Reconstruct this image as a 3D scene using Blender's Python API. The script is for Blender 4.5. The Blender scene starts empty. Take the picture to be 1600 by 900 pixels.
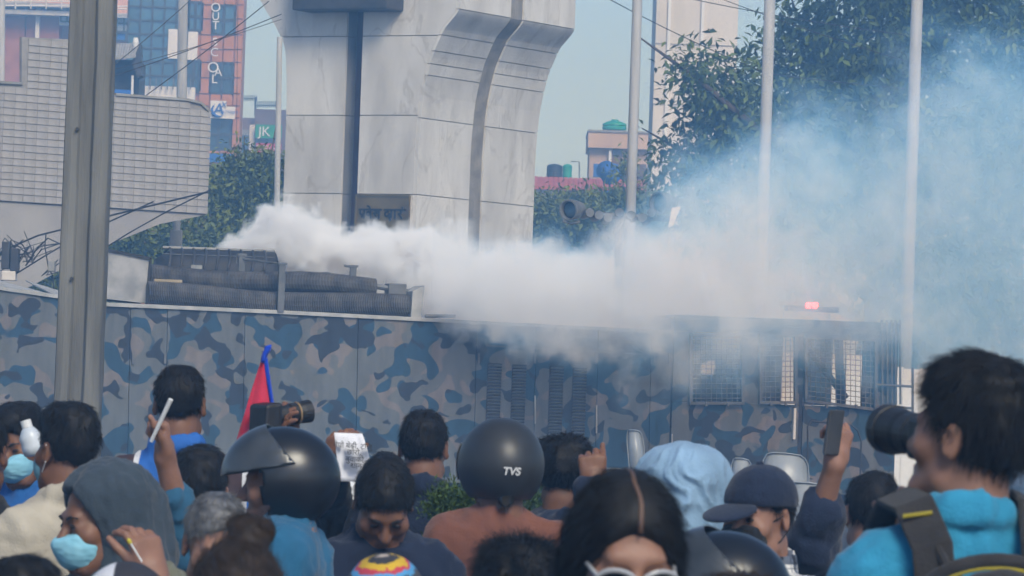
import bpy, bmesh, math, random
import numpy as np
from mathutils import Vector, Matrix, noise as mnoise
random.seed(7); np.random.seed(7)
S = bpy.context.scene
COL = S.collection
R = math.radians

# ------------------------------------------------------------------ camera
FPX, ROLL, PITCH, CZ = 7000.0, R(2.0), math.atan(150/7000.0), 1.7
FWD = Vector((0, math.cos(PITCH), math.sin(PITCH)))
UP0 = Vector((0, -math.sin(PITCH), math.cos(PITCH)))
RT0 = Vector((1, 0, 0))
UP = UP0*math.cos(ROLL) - RT0*math.sin(ROLL)
RT = RT0*math.cos(ROLL) + UP0*math.sin(ROLL)
CAM = Vector((0, 0, CZ))
cd = bpy.data.cameras.new('camera'); cam = bpy.data.objects.new('camera', cd); COL.objects.link(cam)
cd.sensor_width = 36; cd.lens = 36*FPX/1600; cd.clip_start = .5; cd.clip_end = 6000
M = Matrix((RT, UP, -FWD)).transposed().to_4x4(); M.translation = CAM
cam.matrix_world = M
cd.dof.use_dof = True; cd.dof.focus_distance = 34; cd.dof.aperture_fstop = 20
S.camera = cam

# ------------------------------------------------------------------ world, sun, exposure
SUN_EL, SUN_AZ = R(42), R(160)      # azimuth from +Y, clockwise: behind the camera's right shoulder
w = bpy.data.worlds.new('World'); S.world = w; w.use_nodes = True
nt = w.node_tree; nt.nodes.clear()
sky = nt.nodes.new('ShaderNodeTexSky'); sky.sky_type = 'NISHITA'; sky.sun_disc = False
sky.sun_elevation = SUN_EL; sky.sun_rotation = SUN_AZ
sky.air_density = 0.8; sky.dust_density = 1.2; sky.ozone_density = 5.0
bg = nt.nodes.new('ShaderNodeBackground'); bg.inputs[1].default_value = 0.09
wo = nt.nodes.new('ShaderNodeOutputWorld')
nt.links.new(sky.outputs[0], bg.inputs[0]); nt.links.new(bg.outputs[0], wo.inputs[0])
sd = bpy.data.lights.new('sun', 'SUN'); sd.energy = 1.65; sd.angle = R(24); sd.color = (1, .985, .87)
sun = bpy.data.objects.new('sun', sd); COL.objects.link(sun)
sdir = Vector((math.sin(SUN_AZ)*math.cos(SUN_EL), math.cos(SUN_AZ)*math.cos(SUN_EL), math.sin(SUN_EL)))
sun.rotation_euler = sdir.to_track_quat('Z', 'Y').to_euler(); sun.location = (0, 0, 60)
S.view_settings.view_transform = 'Standard'; S.view_settings.look = 'None'
S.view_settings.gamma = 1; S.view_settings.use_curve_mapping = False
S.view_settings.exposure = 0.75
S.render.engine = 'CYCLES'
cy = S.cycles
cy.use_denoising = True
cy.max_bounces = 6; cy.diffuse_bounces = 2; cy.glossy_bounces = 2
cy.use_adaptive_sampling = True; cy.adaptive_threshold = .03; cy.adaptive_min_samples = 16; cy.transmission_bounces = 6
cy.volume_bounces = 5; cy.transparent_max_bounces = 12
cy.volume_step_rate = 2.5; cy.volume_max_steps = 256
cy.sample_clamp_indirect = 8

# ------------------------------------------------------------------ pixel helpers (pixels of the 1600x900 photograph)
def ray(px, py):
    return FWD + RT*((px-800)/FPX) + UP*((450-py)/FPX)
def P(px, py, d):
    r = ray(px, py); return CAM + r*(d/r.y)
def onplane(px, py, o, n):
    r = ray(px, py); t = (o-CAM).dot(n)/r.dot(n); return CAM + r*t
def ZH(px, py, d): return P(px, py, d).z

# ------------------------------------------------------------------ materials
def sock(b, n): return b.inputs[n]
def pm(name, c1, c2=None, scale=4.0, detail=4.0, rough=.75, bump=0.0, bscale=None, metal=0.0, spec=.4, coat=0.0,
       lo=.35, hi=.65, var=0.0, sheen=0.0, stretch=None, emit=None):
    m = bpy.data.materials.new(name); m.use_nodes = True
    t = m.node_tree; b = t.nodes['Principled BSDF']
    c1 = tuple(c1)+(1,) if len(c1) == 3 else c1
    b.inputs['Base Color'].default_value = c1
    b.inputs['Roughness'].default_value = rough; b.inputs['Metallic'].default_value = metal
    b.inputs['Specular IOR Level'].default_value = spec; b.inputs['Coat Weight'].default_value = coat
    b.inputs['Sheen Weight'].default_value = sheen
    tc = t.nodes.new('ShaderNodeTexCoord'); src = tc.outputs['Object']
    if stretch:
        mp = t.nodes.new('ShaderNodeMapping'); mp.inputs['Scale'].default_value = stretch
        t.links.new(src, mp.inputs[0]); src = mp.outputs[0]
    if c2 is not None:
        n = t.nodes.new('ShaderNodeTexNoise'); n.inputs['Scale'].default_value = scale; n.inputs['Detail'].default_value = detail
        t.links.new(src, n.inputs[0])
        r = t.nodes.new('ShaderNodeValToRGB'); r.color_ramp.elements[0].position = lo; r.color_ramp.elements[1].position = hi
        r.color_ramp.elements[0].color = c1; r.color_ramp.elements[1].color = tuple(c2)+(1,)
        t.links.new(n.outputs[0], r.inputs[0]); out = r.outputs[0]
        if var:
            oi = t.nodes.new('ShaderNodeObjectInfo'); h = t.nodes.new('ShaderNodeHueSaturation')
            mr = t.nodes.new('ShaderNodeMapRange'); mr.inputs[3].default_value = 1-var; mr.inputs[4].default_value = 1+var
            t.links.new(oi.outputs['Random'], mr.inputs[0]); t.links.new(mr.outputs[0], h.inputs['Value'])
            t.links.new(out, h.inputs['Color']); out = h.outputs[0]
        t.links.new(out, b.inputs['Base Color'])
    if bump:
        n2 = t.nodes.new('ShaderNodeTexNoise'); n2.inputs['Scale'].default_value = bscale or scale*4; n2.inputs['Detail'].default_value = 5
        t.links.new(src, n2.inputs[0])
        bp = t.nodes.new('ShaderNodeBump'); bp.inputs['Strength'].default_value = bump; bp.inputs['Distance'].default_value = .02
        t.links.new(n2.outputs[0], bp.inputs['Height']); t.links.new(bp.outputs[0], b.inputs['Normal'])
    if emit:
        b.inputs['Emission Color'].default_value = tuple(emit[0])+(1,); b.inputs['Emission Strength'].default_value = emit[1]
    return m

# ------------------------------------------------------------------ object helpers
ORG = {}
def tag(o, label=None, cat=None, group=None, kind=None):
    if label: o['label'] = label
    if cat: o['category'] = cat
    if group: o['group'] = group
    if kind: o['kind'] = kind
    return o
def thing(name, loc, label, cat, group=None):
    o = bpy.data.objects.new(name, None); COL.objects.link(o); o.location = loc; o.empty_display_size = .2
    ORG[o.name] = Vector(loc); return tag(o, label, cat, group)
def org(parent): return ORG[parent.name] if parent else Vector((0, 0, 0))
def mesh_obj(name, me, parent=None, loc=None, rot=None, scale=None):
    """An object of shared or own mesh; loc is a world position."""
    o = bpy.data.objects.new(name, me); COL.objects.link(o)
    if parent: o.parent = parent
    base = org(parent); ORG[o.name] = Vector(base)
    if loc is not None:
        # the parent chain carries only translations, and parts sit at their thing's origin
        o.location = Vector(loc) - base
        ORG[o.name] = Vector(loc)
    if rot is not None: o.rotation_euler = rot
    if scale is not None: o.scale = scale
    return o
class MB:
    def __init__(s): s.v = []; s.f = []
    def add(s, vs, fs):
        k = len(s.v); s.v += [tuple(v) for v in vs]; s.f += [tuple(i+k for i in f) for f in fs]; return s
    def box(s, lo, hi):
        x0, y0, z0 = lo; x1, y1, z1 = hi
        return s.add([(x0,y0,z0),(x1,y0,z0),(x1,y1,z0),(x0,y1,z0),(x0,y0,z1),(x1,y0,z1),(x1,y1,z1),(x0,y1,z1)],
                     [(0,3,2,1),(4,5,6,7),(0,1,5,4),(1,2,6,5),(2,3,7,6),(3,0,4,7)])
    def obox(s, c, ax, ay, az):
        c = Vector(c); ax = Vector(ax); ay = Vector(ay); az = Vector(az)
        q = [c+ax*i+ay*j+az*k for k in (-1, 1) for i, j in ((-1,-1),(1,-1),(1,1),(-1,1))]
        return s.add(q, [(0,3,2,1),(4,5,6,7),(0,1,5,4),(1,2,6,5),(2,3,7,6),(3,0,4,7)])
    def slab(s, pts, n):
        """prism from a polygon (list of points) pushed along vector n"""
        k = len(pts); n = Vector(n); a = [Vector(p) for p in pts]
        fs = [tuple(range(k)), tuple(range(2*k-1, k-1, -1))] + [(i, i+k, (i+1) % k+k, (i+1) % k) for i in range(k)]
        return s.add(a+[p+n for p in a], fs)
    def tube(s, pts, r, n=8, cap=True):
        pts = [Vector(p) for p in pts]; k = len(pts); rs = r if isinstance(r, (list, tuple)) else [r]*k
        vs = []; prev = None
        for i, p in enumerate(pts):
            t = (pts[min(i+1, k-1)]-pts[max(i-1, 0)]).normalized()
            a = prev if prev is not None else (Vector((0, 0, 1)) if abs(t.z) < .9 else Vector((1, 0, 0)))
            a = (a - t*a.dot(t)).normalized(); b = t.cross(a); prev = a
            vs += [p+(a*math.cos(2*math.pi*j/n)+b*math.sin(2*math.pi*j/n))*rs[i] for j in range(n)]
        fs = [(i*n+j, i*n+(j+1) % n, (i+1)*n+(j+1) % n, (i+1)*n+j) for i in range(k-1) for j in range(n)]
        if cap: fs += [tuple(range(n-1, -1, -1)), tuple(range((k-1)*n, k*n))]
        return s.add(vs, fs)
    def lathe(s, c, prof, n=20, axis=None):
        """profile of (r, h) about an axis through c"""
        c = Vector(c); t = Vector(axis or (0, 0, 1)).normalized()
        a = Vector((0, 0, 1)) if abs(t.z) < .9 else Vector((1, 0, 0))
        a = (a-t*a.dot(t)).normalized(); b = t.cross(a); k = len(prof)
        vs = [c+t*h+(a*math.cos(2*math.pi*j/n)+b*math.sin(2*math.pi*j/n))*r for r, h in prof for j in range(n)]
        fs = [(i*n+j, i*n+(j+1) % n, (i+1)*n+(j+1) % n, (i+1)*n+j) for i in range(k-1) for j in range(n)]
        return s.add(vs, fs+[tuple(range(n-1, -1, -1)), tuple(range((k-1)*n, k*n))])
    def mesh(s, name, mat, off=Vector((0, 0, 0)), smooth=False):
        me = bpy.data.meshes.new(name); me.from_pydata([tuple(Vector(v)-off) for v in s.v], [], s.f); me.update()
        if isinstance(mat, (list, tuple)):
            for m in mat: me.materials.append(m)
        elif mat: me.materials.append(mat)
        bm = bmesh.new(); bm.from_mesh(me); bmesh.ops.recalc_face_normals(bm, faces=bm.faces); bm.to_mesh(me); bm.free()
        if smooth: me.polygons.foreach_set('use_smooth', [True]*len(me.polygons))
        return me
    def build(s, name, mat, parent=None, smooth=False, bevel=0):
        base = org(parent)
        if parent is None:
            a = np.array(s.v); base = Vector(((a[:,0].min()+a[:,0].max())/2, (a[:,1].min()+a[:,1].max())/2, a[:,2].min()))
        me = s.mesh(name, mat, base, smooth)
        o = bpy.data.objects.new(name, me); COL.objects.link(o)
        if parent: o.parent = parent
        else: o.location = base
        ORG[o.name] = Vector(base)
        if bevel:
            b = o.modifiers.new('bevel', 'BEVEL'); b.width = bevel; b.segments = 2; b.limit_method = 'ANGLE'
        return o
def text_mesh(txt, size, ext=.004, align='CENTER', off=0.0):
    c = bpy.data.curves.new('lettering', 'FONT'); c.body = txt; c.size = size; c.extrude = ext; c.align_x = align; c.align_y = 'CENTER'; c.offset = off
    o = bpy.data.objects.new('tmp', c); COL.objects.link(o)
    dg = bpy.context.evaluated_depsgraph_get(); dg.update()
    me = bpy.data.meshes.new_from_object(o.evaluated_get(dg)); bpy.data.objects.remove(o); bpy.data.curves.remove(c); return me
def lettering(name, txt, size, mat, parent, o, ex, ez, shear=0, sx=1.0):
    """flat raised text with its centre at o, reading along ex, up along ez"""
    me = text_mesh(txt, size); me.materials.clear(); me.materials.append(mat)
    ex = Vector(ex).normalized(); ez = Vector(ez).normalized(); ey = ex.cross(ez); base = org(parent)
    for v in me.vertices:
        x, y, z = v.co; v.co = Vector(o)-base+ex*(x*sx+shear*y)+ez*y-ey*z
    ob = bpy.data.objects.new(name, me); COL.objects.link(ob); ob.parent = parent; ORG[ob.name] = base; return ob
# ================================================================== MATERIALS OF THE PLACE
m_asph = pm('asphalt', (.045,.046,.048), (.07,.07,.07), 3, rough=.9, bump=.3, bscale=60)
m_marble = pm('marble', (.52,.50,.465), (.7,.68,.64), 1.6, 6, rough=.45, var=.06, stretch=(1.6,1.6,.55), lo=.3, hi=.62)
def veins(m):
    t = m.node_tree; b = t.nodes['Principled BSDF']; src = b.inputs['Base Color'].links[0].from_socket
    tc = t.nodes.new('ShaderNodeTexCoord'); mp = t.nodes.new('ShaderNodeMapping'); mp.inputs['Rotation'].default_value = (.4, .5, .3); mp.inputs['Scale'].default_value = (1, 1, .5)
    n = t.nodes.new('ShaderNodeTexNoise'); n.inputs['Scale'].default_value = 1.1; n.inputs['Detail'].default_value = 7; n.inputs['Distortion'].default_value = .9
    oi = t.nodes.new('ShaderNodeObjectInfo'); t.links.new(tc.outputs['Object'], mp.inputs[0]); t.links.new(mp.outputs[0], n.inputs[0])
    n.noise_dimensions = '4D'; ml = t.nodes.new('ShaderNodeMath'); ml.operation = 'MULTIPLY'; ml.inputs[1].default_value = 9; t.links.new(oi.outputs['Random'], ml.inputs[0]); t.links.new(ml.outputs[0], n.inputs['W'])
    s1 = t.nodes.new('ShaderNodeMath'); s1.operation = 'SUBTRACT'; s1.inputs[1].default_value = .5; t.links.new(n.outputs[0], s1.inputs[0])
    s2 = t.nodes.new('ShaderNodeMath'); s2.operation = 'ABSOLUTE'; t.links.new(s1.outputs[0], s2.inputs[0])
    r = t.nodes.new('ShaderNodeMapRange'); r.inputs[1].default_value = 0; r.inputs[2].default_value = .012; r.inputs[3].default_value = .32; r.inputs[4].default_value = 0; t.links.new(s2.outputs[0], r.inputs[0])
    x = t.nodes.new('ShaderNodeMix'); x.data_type = 'RGBA'; t.links.new(r.outputs[0], x.inputs[0]); t.links.new(src, x.inputs[6]); x.inputs[7].default_value = (.22,.19,.15,1)
    t.links.new(x.outputs[2], b.inputs['Base Color'])
veins(m_marble)
m_grout = pm('tile_grout', (.25,.24,.235), (.33,.32,.31), 6, rough=.9)
m_joint = pm('joint_dark', (.2,.185,.165), (.3,.28,.25), 5)
m_grey = pm('grey_stone', (.17,.18,.2), (.23,.235,.25), 2, rough=.5)
m_red = pm('dark_red', (.07,.035,.035), (.1,.05,.05), 2)
m_brass = pm('old_brass', (.16,.115,.05), (.25,.19,.09), 3, rough=.45, metal=.5)
m_ink = pm('dark_letter', (.02,.022,.03), (.03,.03,.035), 5)
m_conc = pm('concrete', (.23,.23,.22), (.36,.36,.345), 2.5, 6, rough=.9, bump=.25, bscale=30, stretch=(2,2,.35))
m_steel = pm('dull_steel', (.3,.31,.315), (.42,.42,.42), 3, rough=.7, metal=.0, stretch=(3,3,.3))
m_dark = pm('dark_metal', (.035,.037,.042), (.06,.06,.065), 6, rough=.55)
m_rail = pm('painted_rail', (.09,.1,.115), (.16,.165,.17), 8, rough=.55)
m_black = pm('black_rubber', (.02,.02,.022), (.035,.035,.037), 6, rough=.65)
m_glass = pm('blue_glass', (.035,.11,.2), (.06,.16,.27), .25, 2, rough=.12, spec=.7, var=.25)
m_dglass = pm('dark_glass', (.02,.05,.09), (.035,.08,.13), .3, 2, rough=.15, spec=.6)
m_orange = pm('orange_panel', (.42,.18,.07), (.5,.23,.1), 1, rough=.5, var=.05)
m_white = pm('white_paint', (.68,.68,.67), (.78,.78,.77), 1.5, rough=.6)
m_cream = pm('cream_render', (.6,.56,.5), (.7,.66,.61), .8, 5, rough=.85, stretch=(1,1,.3))
m_pink = pm('pink_render', (.55,.33,.26), (.62,.4,.33), 1, rough=.85)
m_brick = pm('brick_red', (.3,.12,.075), (.4,.18,.12), 2, rough=.9)
m_brown = pm('old_brick', (.12,.075,.055), (.2,.12,.09), .8, 6, rough=.9)
m_green = pm('green_sign', (.01,.25,.09), (.015,.3,.11), 2)
m_redsign = pm('red_sign', (.5,.02,.05), (.55,.03,.07), 2)
m_blue = pm('blue_paint', (.02,.1,.42), (.03,.14,.5), 2)
m_tile = pm('glazed_tile', (.33,.315,.305), (.41,.395,.38), 6, 4, rough=.4, var=.05)
m_soffit = pm('soffit_plaster', (.3,.29,.29), (.38,.37,.36), 1, rough=.9)
m_roofred = pm('red_sheet', (.42,.1,.09), (.5,.14,.12), 2, rough=.6)
m_tank = pm('black_tank', (.02,.022,.024), (.03,.03,.03), 3, rough=.5)
m_gtank = pm('green_tank', (.02,.3,.22), (.03,.36,.27), 3, rough=.45)
m_bark = pm('bark', (.06,.045,.035), (.11,.085,.065), 6, rough=.95, bump=.5, bscale=25)
def leaf_mat(name, a, b):
    m = pm(name, a, b, .8, 3, rough=.6, spec=.2, lo=.3, hi=.7)
    bs = m.node_tree.nodes['Principled BSDF']
    bs.inputs['Subsurface Weight'].default_value = 0
    return m
m_leaf = leaf_mat('tree_leaf', (.04,.075,.014), (.135,.185,.04))
m_leaf2 = leaf_mat('bush_leaf', (.07,.105,.018), (.19,.225,.055))
m_leaf3 = leaf_mat('plant_leaf', (.03,.065,.012), (.09,.14,.035))

def camo(name):
    """flat painted camouflage: grey ground with taupe, blue and slate blotches"""
    m = bpy.data.materials.new(name); m.use_nodes = True; t = m.node_tree; b = t.nodes['Principled BSDF']
    b.inputs['Roughness'].default_value = .5; b.inputs['Specular IOR Level'].default_value = .35
    tc = t.nodes.new('ShaderNodeTexCoord')
    def blot(off, sc, lo, dist=.5):
        mp = t.nodes.new('ShaderNodeMapping'); mp.inputs['Location'].default_value = off; mp.inputs['Scale'].default_value = (1, .05, 1.05)
        t.links.new(tc.outputs['Object'], mp.inputs[0])
        n = t.nodes.new('ShaderNodeTexNoise'); n.inputs['Scale'].default_value = sc; n.inputs['Detail'].default_value = .7
        n.inputs['Roughness'].default_value = .55; n.inputs['Distortion'].default_value = dist
        t.links.new(mp.outputs[0], n.inputs[0])
        r = t.nodes.new('ShaderNodeMapRange'); r.inputs[1].default_value = lo; r.inputs[2].default_value = lo+.012
        t.links.new(n.outputs[0], r.inputs[0]); return r.outputs[0]
    def mix(f, a, c):
        x = t.nodes.new('ShaderNodeMix'); x.data_type = 'RGBA'; t.links.new(f, x.inputs[0])
        if isinstance(a, tuple): x.inputs[6].default_value = a+(1,)
        else: t.links.new(a, x.inputs[6])
        x.inputs[7].default_value = c+(1,); return x.outputs[2]
    c = mix(blot((3.1, 0, 1.7), 4.0, .575), (.115, .13, .142), (.17, .155, .152))
    c = mix(blot((9.4, 4, 6.2), 3.5, .555), c, (.02, .062, .112))
    c = mix(blot((17.7, 2, 3.3), 4.7, .585), c, (.022, .032, .05))
    n = t.nodes.new('ShaderNodeTexNoise'); n.inputs['Scale'].default_value = 5; n.inputs['Detail'].default_value = 8
    mp = t.nodes.new('ShaderNodeMapping'); mp.inputs['Scale'].default_value = (2, 2, .4)
    t.links.new(tc.outputs['Object'], mp.inputs[0]); t.links.new(mp.outputs[0], n.inputs[0])
    r = t.nodes.new('ShaderNodeMapRange'); r.inputs[1].default_value = .3; r.inputs[2].default_value = .75; r.inputs[3].default_value = .8; r.inputs[4].default_value = 1.2
    t.links.new(n.outputs[0], r.inputs[0])
    h = t.nodes.new('ShaderNodeHueSaturation'); t.links.new(c, h.inputs['Color']); t.links.new(r.outputs[0], h.inputs['Value'])
    t.links.new(h.outputs[0], b.inputs['Base Color'])
    return m
m_camo = camo('camouflage_paint')

# ================================================================== GROUND
g = MB().add([(-900,-60,0),(900,-60,0),(900,3000,0),(-900,3000,0)], [(0,1,2,3)]).build('ground', m_asph)
tag(g, kind='structure')

# ================================================================== GATE PILLAR (marble slabs on a core)
D = 62.0
C0 = P(640.5, 600, D); C0.z = 0
ang = R(-30)
ex = Vector((math.cos(ang), math.sin(ang), 0)); ey = Vector((-math.sin(ang), math.cos(ang), 0)); ez = Vector((0, 0, 1))
WF, WS = 2.2, 3.28
def G(x, y, z): return C0+ex*x+ey*y+ez*z
zc_ = lambda py: 1.7+(596-py)*D/FPX
PR = [(0, 0), (0, zc_(232)), (.05, zc_(150)), (.17, zc_(90)), (.35, zc_(46)), (.58, zc_(15)), (.58, 9.2)]
PL = [(0, 0), (0, zc_(190)), (.02, zc_(120)), (.07, zc_(72)), (.24, zc_(38)), (.46, zc_(4)), (.58, zc_(-20)), (.58, 9.2)]
def smooth_prof(pr, n=9):
    out = []
    for i in range(len(pr)-1):
        p0, p1, p2, p3 = pr[max(i-1, 0)], pr[i], pr[i+1], pr[min(i+2, len(pr)-1)]
        if i == 0 or i == len(pr)-2: out.append(p1); continue
        for k in range(n):
            t = k/n
            x = .5*(2*p1[0]+(p2[0]-p0[0])*t+(2*p0[0]-5*p1[0]+4*p2[0]-p3[0])*t*t+(3*p1[0]-p0[0]-3*p2[0]+p3[0])*t**3)
            out.append((max(x, 0) if i < len(pr)-2 else x, p1[1]+(p2[1]-p1[1])*t))
    return out+[pr[-1]]
PR = smooth_prof(PR); PL = smooth_prof(PL)
def pint(prof, z):
    for (a, za), (b, zb) in zip(prof, prof[1:]):
        if za <= z <= zb: return a+(b-a)*(z-za)/(zb-za) if zb > za else b
    return prof[-1][0]
pil = thing('gate_pillar', C0, 'tall marble-clad gate pillar with flared head standing in the smoke', 'gate pillar')
ins = .03
core = MB()
zs = sorted(set([z for _, z in PR]+[z for _, z in PL]))
def corepoly(x0f, x1f):
    return [(x0f(z), z) for z in zs], [(x1f(z), z) for z in zs]
def prism_cols(xa, xb, y0, y1):
    a = [(xa(z), z) for z in zs]; b = [(xb(z), z) for z in zs]
    k = len(zs); vs = []; fs = []
    for y in (y0, y1):
        vs += [G(x, y, z) for x, z in a]+[G(x, y, z) for x, z in b]
    o = 2*k
    for i in range(k-1):
        fs += [(i, k+i, k+i+1, i+1), (o+i, o+i+1, o+k+i+1, o+k+i), (i, i+1, o+i+1, o+i), (k+i, o+k+i, o+k+i+1, k+i+1)]
    fs += [(0, o, o+k, k), (k-1, 2*k-1, o+2*k-1, o+k-1)]
    core.add(vs, fs)
gx0, gx1 = -1.24, -.97
prism_cols(lambda z: -WF-pint(PL, z)+ins, lambda z: gx0-ins, ins, WS-ins)
prism_cols(lambda z: gx0-ins-.001, lambda z: gx1+ins+.001, .32, WS-ins-.002)
prism_cols(lambda z: gx1+ins, lambda z: pint(PR, z)-ins, ins, WS-ins)
core.build('core', m_joint, pil)
gap = .006
jz = [zc_(py) for py in (790, 676, 553, 430, 305, 181, 56, -70, -190)]
jz[0] = .02
def side_profile_slab(za, zb, y0, y1, name='marble_slab', mat=m_marble, sunk=0.0):
    zz = [za+gap]+[z for _, z in PR if za+gap < z < zb-gap]+[zb-gap]
    m = MB(); k = len(zz)
    outer = [(pint(PR, z)-sunk, z) for z in zz]; inner = [(pint(PR, z)-sunk-.05, z) for z in zz]
    vs = [G(x, y, z) for y in (y0, y1) for x, z in outer+inner]; o = 2*k; fs = []
    for i in range(k-1):
        fs += [(i, i+1, o+i+1, o+i), (k+i, o+k+i, o+k+i+1, k+i+1), (i, k+i, k+i+1, i+1), (o+i, o+i+1, o+k+i+1, o+k+i)]
    fs += [(0, o, o+k, k), (k-1, 2*k-1, o+2*k-1, o+k-1)]
    m.add(vs, fs); return m.build(name, mat, pil)
def front_slab(za, zb, x0f, x1f):
    zz = [za+gap]+[z for z in zs if za+gap < z < zb-gap]+[zb-gap]
    pts = [G(x0f(z), 0, z) for z in zz]+[G(x1f(z), 0, z) for z in reversed(zz)]
    return MB().slab(pts, ey*.045).build('marble_slab', m_marble, pil)
for za, zb in zip(jz, jz[1:]):
    front_slab(za, zb, lambda z: -WF-pint(PL, z)+gap, lambda z: gx0)
    front_slab(za, zb, lambda z: gx1, lambda z: pint(PR, z)-.051)
    # the groove: grey side wall and a dark red back strip
    MB().obox(G(gx0-.016, .19, (za+zb)/2), ex*.016, ey*.14, ez*((zb-za)/2-gap)).build('groove_slab', m_grey, pil)
    MB().obox(G(gx1+.016, .19, (za+zb)/2), ex*.016, ey*.14, ez*((zb-za)/2-gap)).build('groove_slab', m_grey, pil)
MB().box((0,0,0),(0,0,0))
MB().obox(G((gx0+gx1)/2, .30, 4.6), ex*((gx1-gx0)/2-.002), ey*.015, ez*4.5).build('groove_back', m_red, pil)
sz = [jz[0], zc_(676), zc_(553), zc_(430), zc_(305), zc_(185), zc_(118), zc_(100), zc_(80), zc_(55), zc_(15), 8.0, 9.1]
for za, zb in zip(sz, sz[1:]):
    side_profile_slab(za, zb, gap, 1.43)
    side_profile_slab(za, zb, 1.43+.002, 1.80-.002, 'grey_inlay', m_grey, .035)
    side_profile_slab(za, zb, 1.80, WS-gap)
# dark lamp box under the top
lb = MB().obox(G(-1.1, -.2, zc_(18)+.55), ex*.78, ey*.24, ez*.55).build('lamp_box', m_dark, pil, bevel=.02)
# brass plaque with raised Devanagari letters
MB().obox(G(-.53, -.018, (zc_(306)+zc_(398))/2), ex*.44, ey*.016, ez*((zc_(306)-zc_(398))/2)).build('plaque', m_brass, pil, bevel=.006)
pq = MB()
for q in ((-.53, zc_(306)-.012, .44, .012), (-.53, zc_(398)+.012, .44, .012)):
    pq.obox(G(q[0], -.04, q[1]), ex*q[2], ey*.008, ez*q[3])
for x in (-.962, -.098): pq.obox(G(x, -.04, (zc_(306)+zc_(398))/2), ex*.012, ey*.008, ez*((zc_(306)-zc_(398))/2-.025))
pq.build('plaque_border', m_brass, pil)
def strokes(name, lines, o, sc, wd, parent):
    """hand-drawn letters: polylines in a unit grid, as thin raised bars"""
    m = MB()
    for ln in lines:
        for (a, b), (c, d) in zip(ln, ln[1:]):
            p = o(a*sc, b*sc); q = o(c*sc, d*sc); t = (q-p); L = t.length
            if L < 1e-6: continue
            t.normalize(); n = t.cross(ey).normalized()
            m.obox((p+q)/2, t*(L/2+wd*.4), n*wd/2, ey*.006)
    return m.build(name, m_ink, parent)
def arc(cx, cy, r, a0, a1, n=7, ry=None):
    return [(cx+r*math.cos(R(a0+(a1-a0)*i/n)), cy+(ry or r)*math.sin(R(a0+(a1-a0)*i/n))) for i in range(n+1)]
L = []
L += [[(0,1),(3.05,1)], [(.7,1),(.7,0)], [(.15,1),(.15,.6)]+arc(.42,.6,.27,180,300,5,.2)+[(.7,.55)], [(.7,.45),(.4,.12)]]          # pra
L += [[(1.6,1),(1.6,0)], arc(1.32,.5,.26,20,380,10,.22), [(1.6,1),(1.35,1.35),(1.15,1.42)]]                                         # ve
L += [[(2.75,1),(2.75,0)], [(2.0,1),(2.25,.85),(2.3,.65),(2.05,.55),(2.45,.1)], arc(2.42,.72,.13,0,300,6)]                            # sha
L += [[(3.5,1),(6.3,1)], [(3.95,1),(3.95,.75)], arc(3.85,.5,.27,70,300,8,.26), [(3.98,.28),(4.25,.02),(4.35,-.2)], arc(4.25,.35,.15,0,360,8), [(4.45,1),(4.45,.1)]]  # dva
L += [[(4.95,1),(4.95,0)], [(5.5,1),(5.75,.9),(5.75,.6),(5.45,.5),(5.9,.05)], [(5.95,1.25),(5.95,1.3)]]
strokes('lettering', L, lambda a, b: G(-.53-.37+a*1.0, -.042, zc_(343)+b), .118, .026, pil)
L = [arc(.3,.5,.28,-40,250,8,.3), [(.45,.3),(.75,.05)], [(.75,1),(.75,.2)], arc(1.2,.5,.22,60,-170,7,.35)]
strokes('lettering', L, lambda a, b: G(-.53-.1+a, -.042, zc_(372)+b), .14, .022, pil)

# second gate pillar, far: pale tower behind the tree
tw = P(1072, 600, 118); tw.z = 0
tower = thing('gate_tower', tw, 'pale cream tower rising behind the big tree', 'tower')
def TW(px, py, dd=0): return P(px, py, 118+dd)
aw, bw = TW(1016, 300), TW(1144, 300)
MB().box((aw.x, 118, 0), (bw.x, 121.5, 16)).build('wall', m_cream, tower)
for px in (1040, 1092):
    xx = TW(px, 200).x
    MB().box((xx-.04, 117.93, 0), (xx+.04, 117.999, 16)).build('rib', m_white, tower)
for k in range(9):
    z = 1.2+k*1.6
    MB().box((aw.x-.01, 117.98, z), (bw.x+.01, 117.998, z+.025)).build('joint_band', m_conc, tower)

# ================================================================== TILED CANOPY WALL (left)
wa = P(-60, 320, 55.6); wb = P(324, 335, 58.0)
wx = Vector((wb.x-wa.x, wb.y-wa.y, 0)); WL = wx.length; wx.normalize(); wn = Vector((wx.y, -wx.x, 0))
canopy = thing('tiled_canopy', Vector((wa.x, wa.y, 0)), 'white tiled concrete canopy jutting in from the left', 'canopy')
o0 = Vector((wa.x, wa.y, 0))
def W(px, py, off=0.0): return onplane(px, py, o0+wn*off, wn)
zb_ = W(150, 323).z; zt = W(150, 148).z
upper = [W(34, 58), W(142, 63), W(143, 150), W(34, 140)]
top = [W(-60, 126), W(34, 132), W(110, 141), W(180, 149), W(290, 157), W(312, 162), W(325, 174)]
bot = [W(324, 335), W(-60, 310)]
MB().slab(top+bot, -wn*.6).build('wall_core', m_grout, canopy)
MB().slab([q-wn*.002 for q in upper], -wn*.05).build('upper_wall_core', m_grout, canopy)
th, tl = .0895, .168
zlow = W(324, 335).z; tile_me = {}
def tile_mesh(wd, hh):
    key = (round(wd, 3), round(hh, 3))
    if key not in tile_me:
        tile_me[key] = MB().obox((0, 0, 0), wx*(wd/2-.002), wn*.006, Vector((0, 0, 1))*(hh/2-.0055)).mesh('tile', m_tile)
    return tile_me[key]
n_t = 0; nrow = 27
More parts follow.
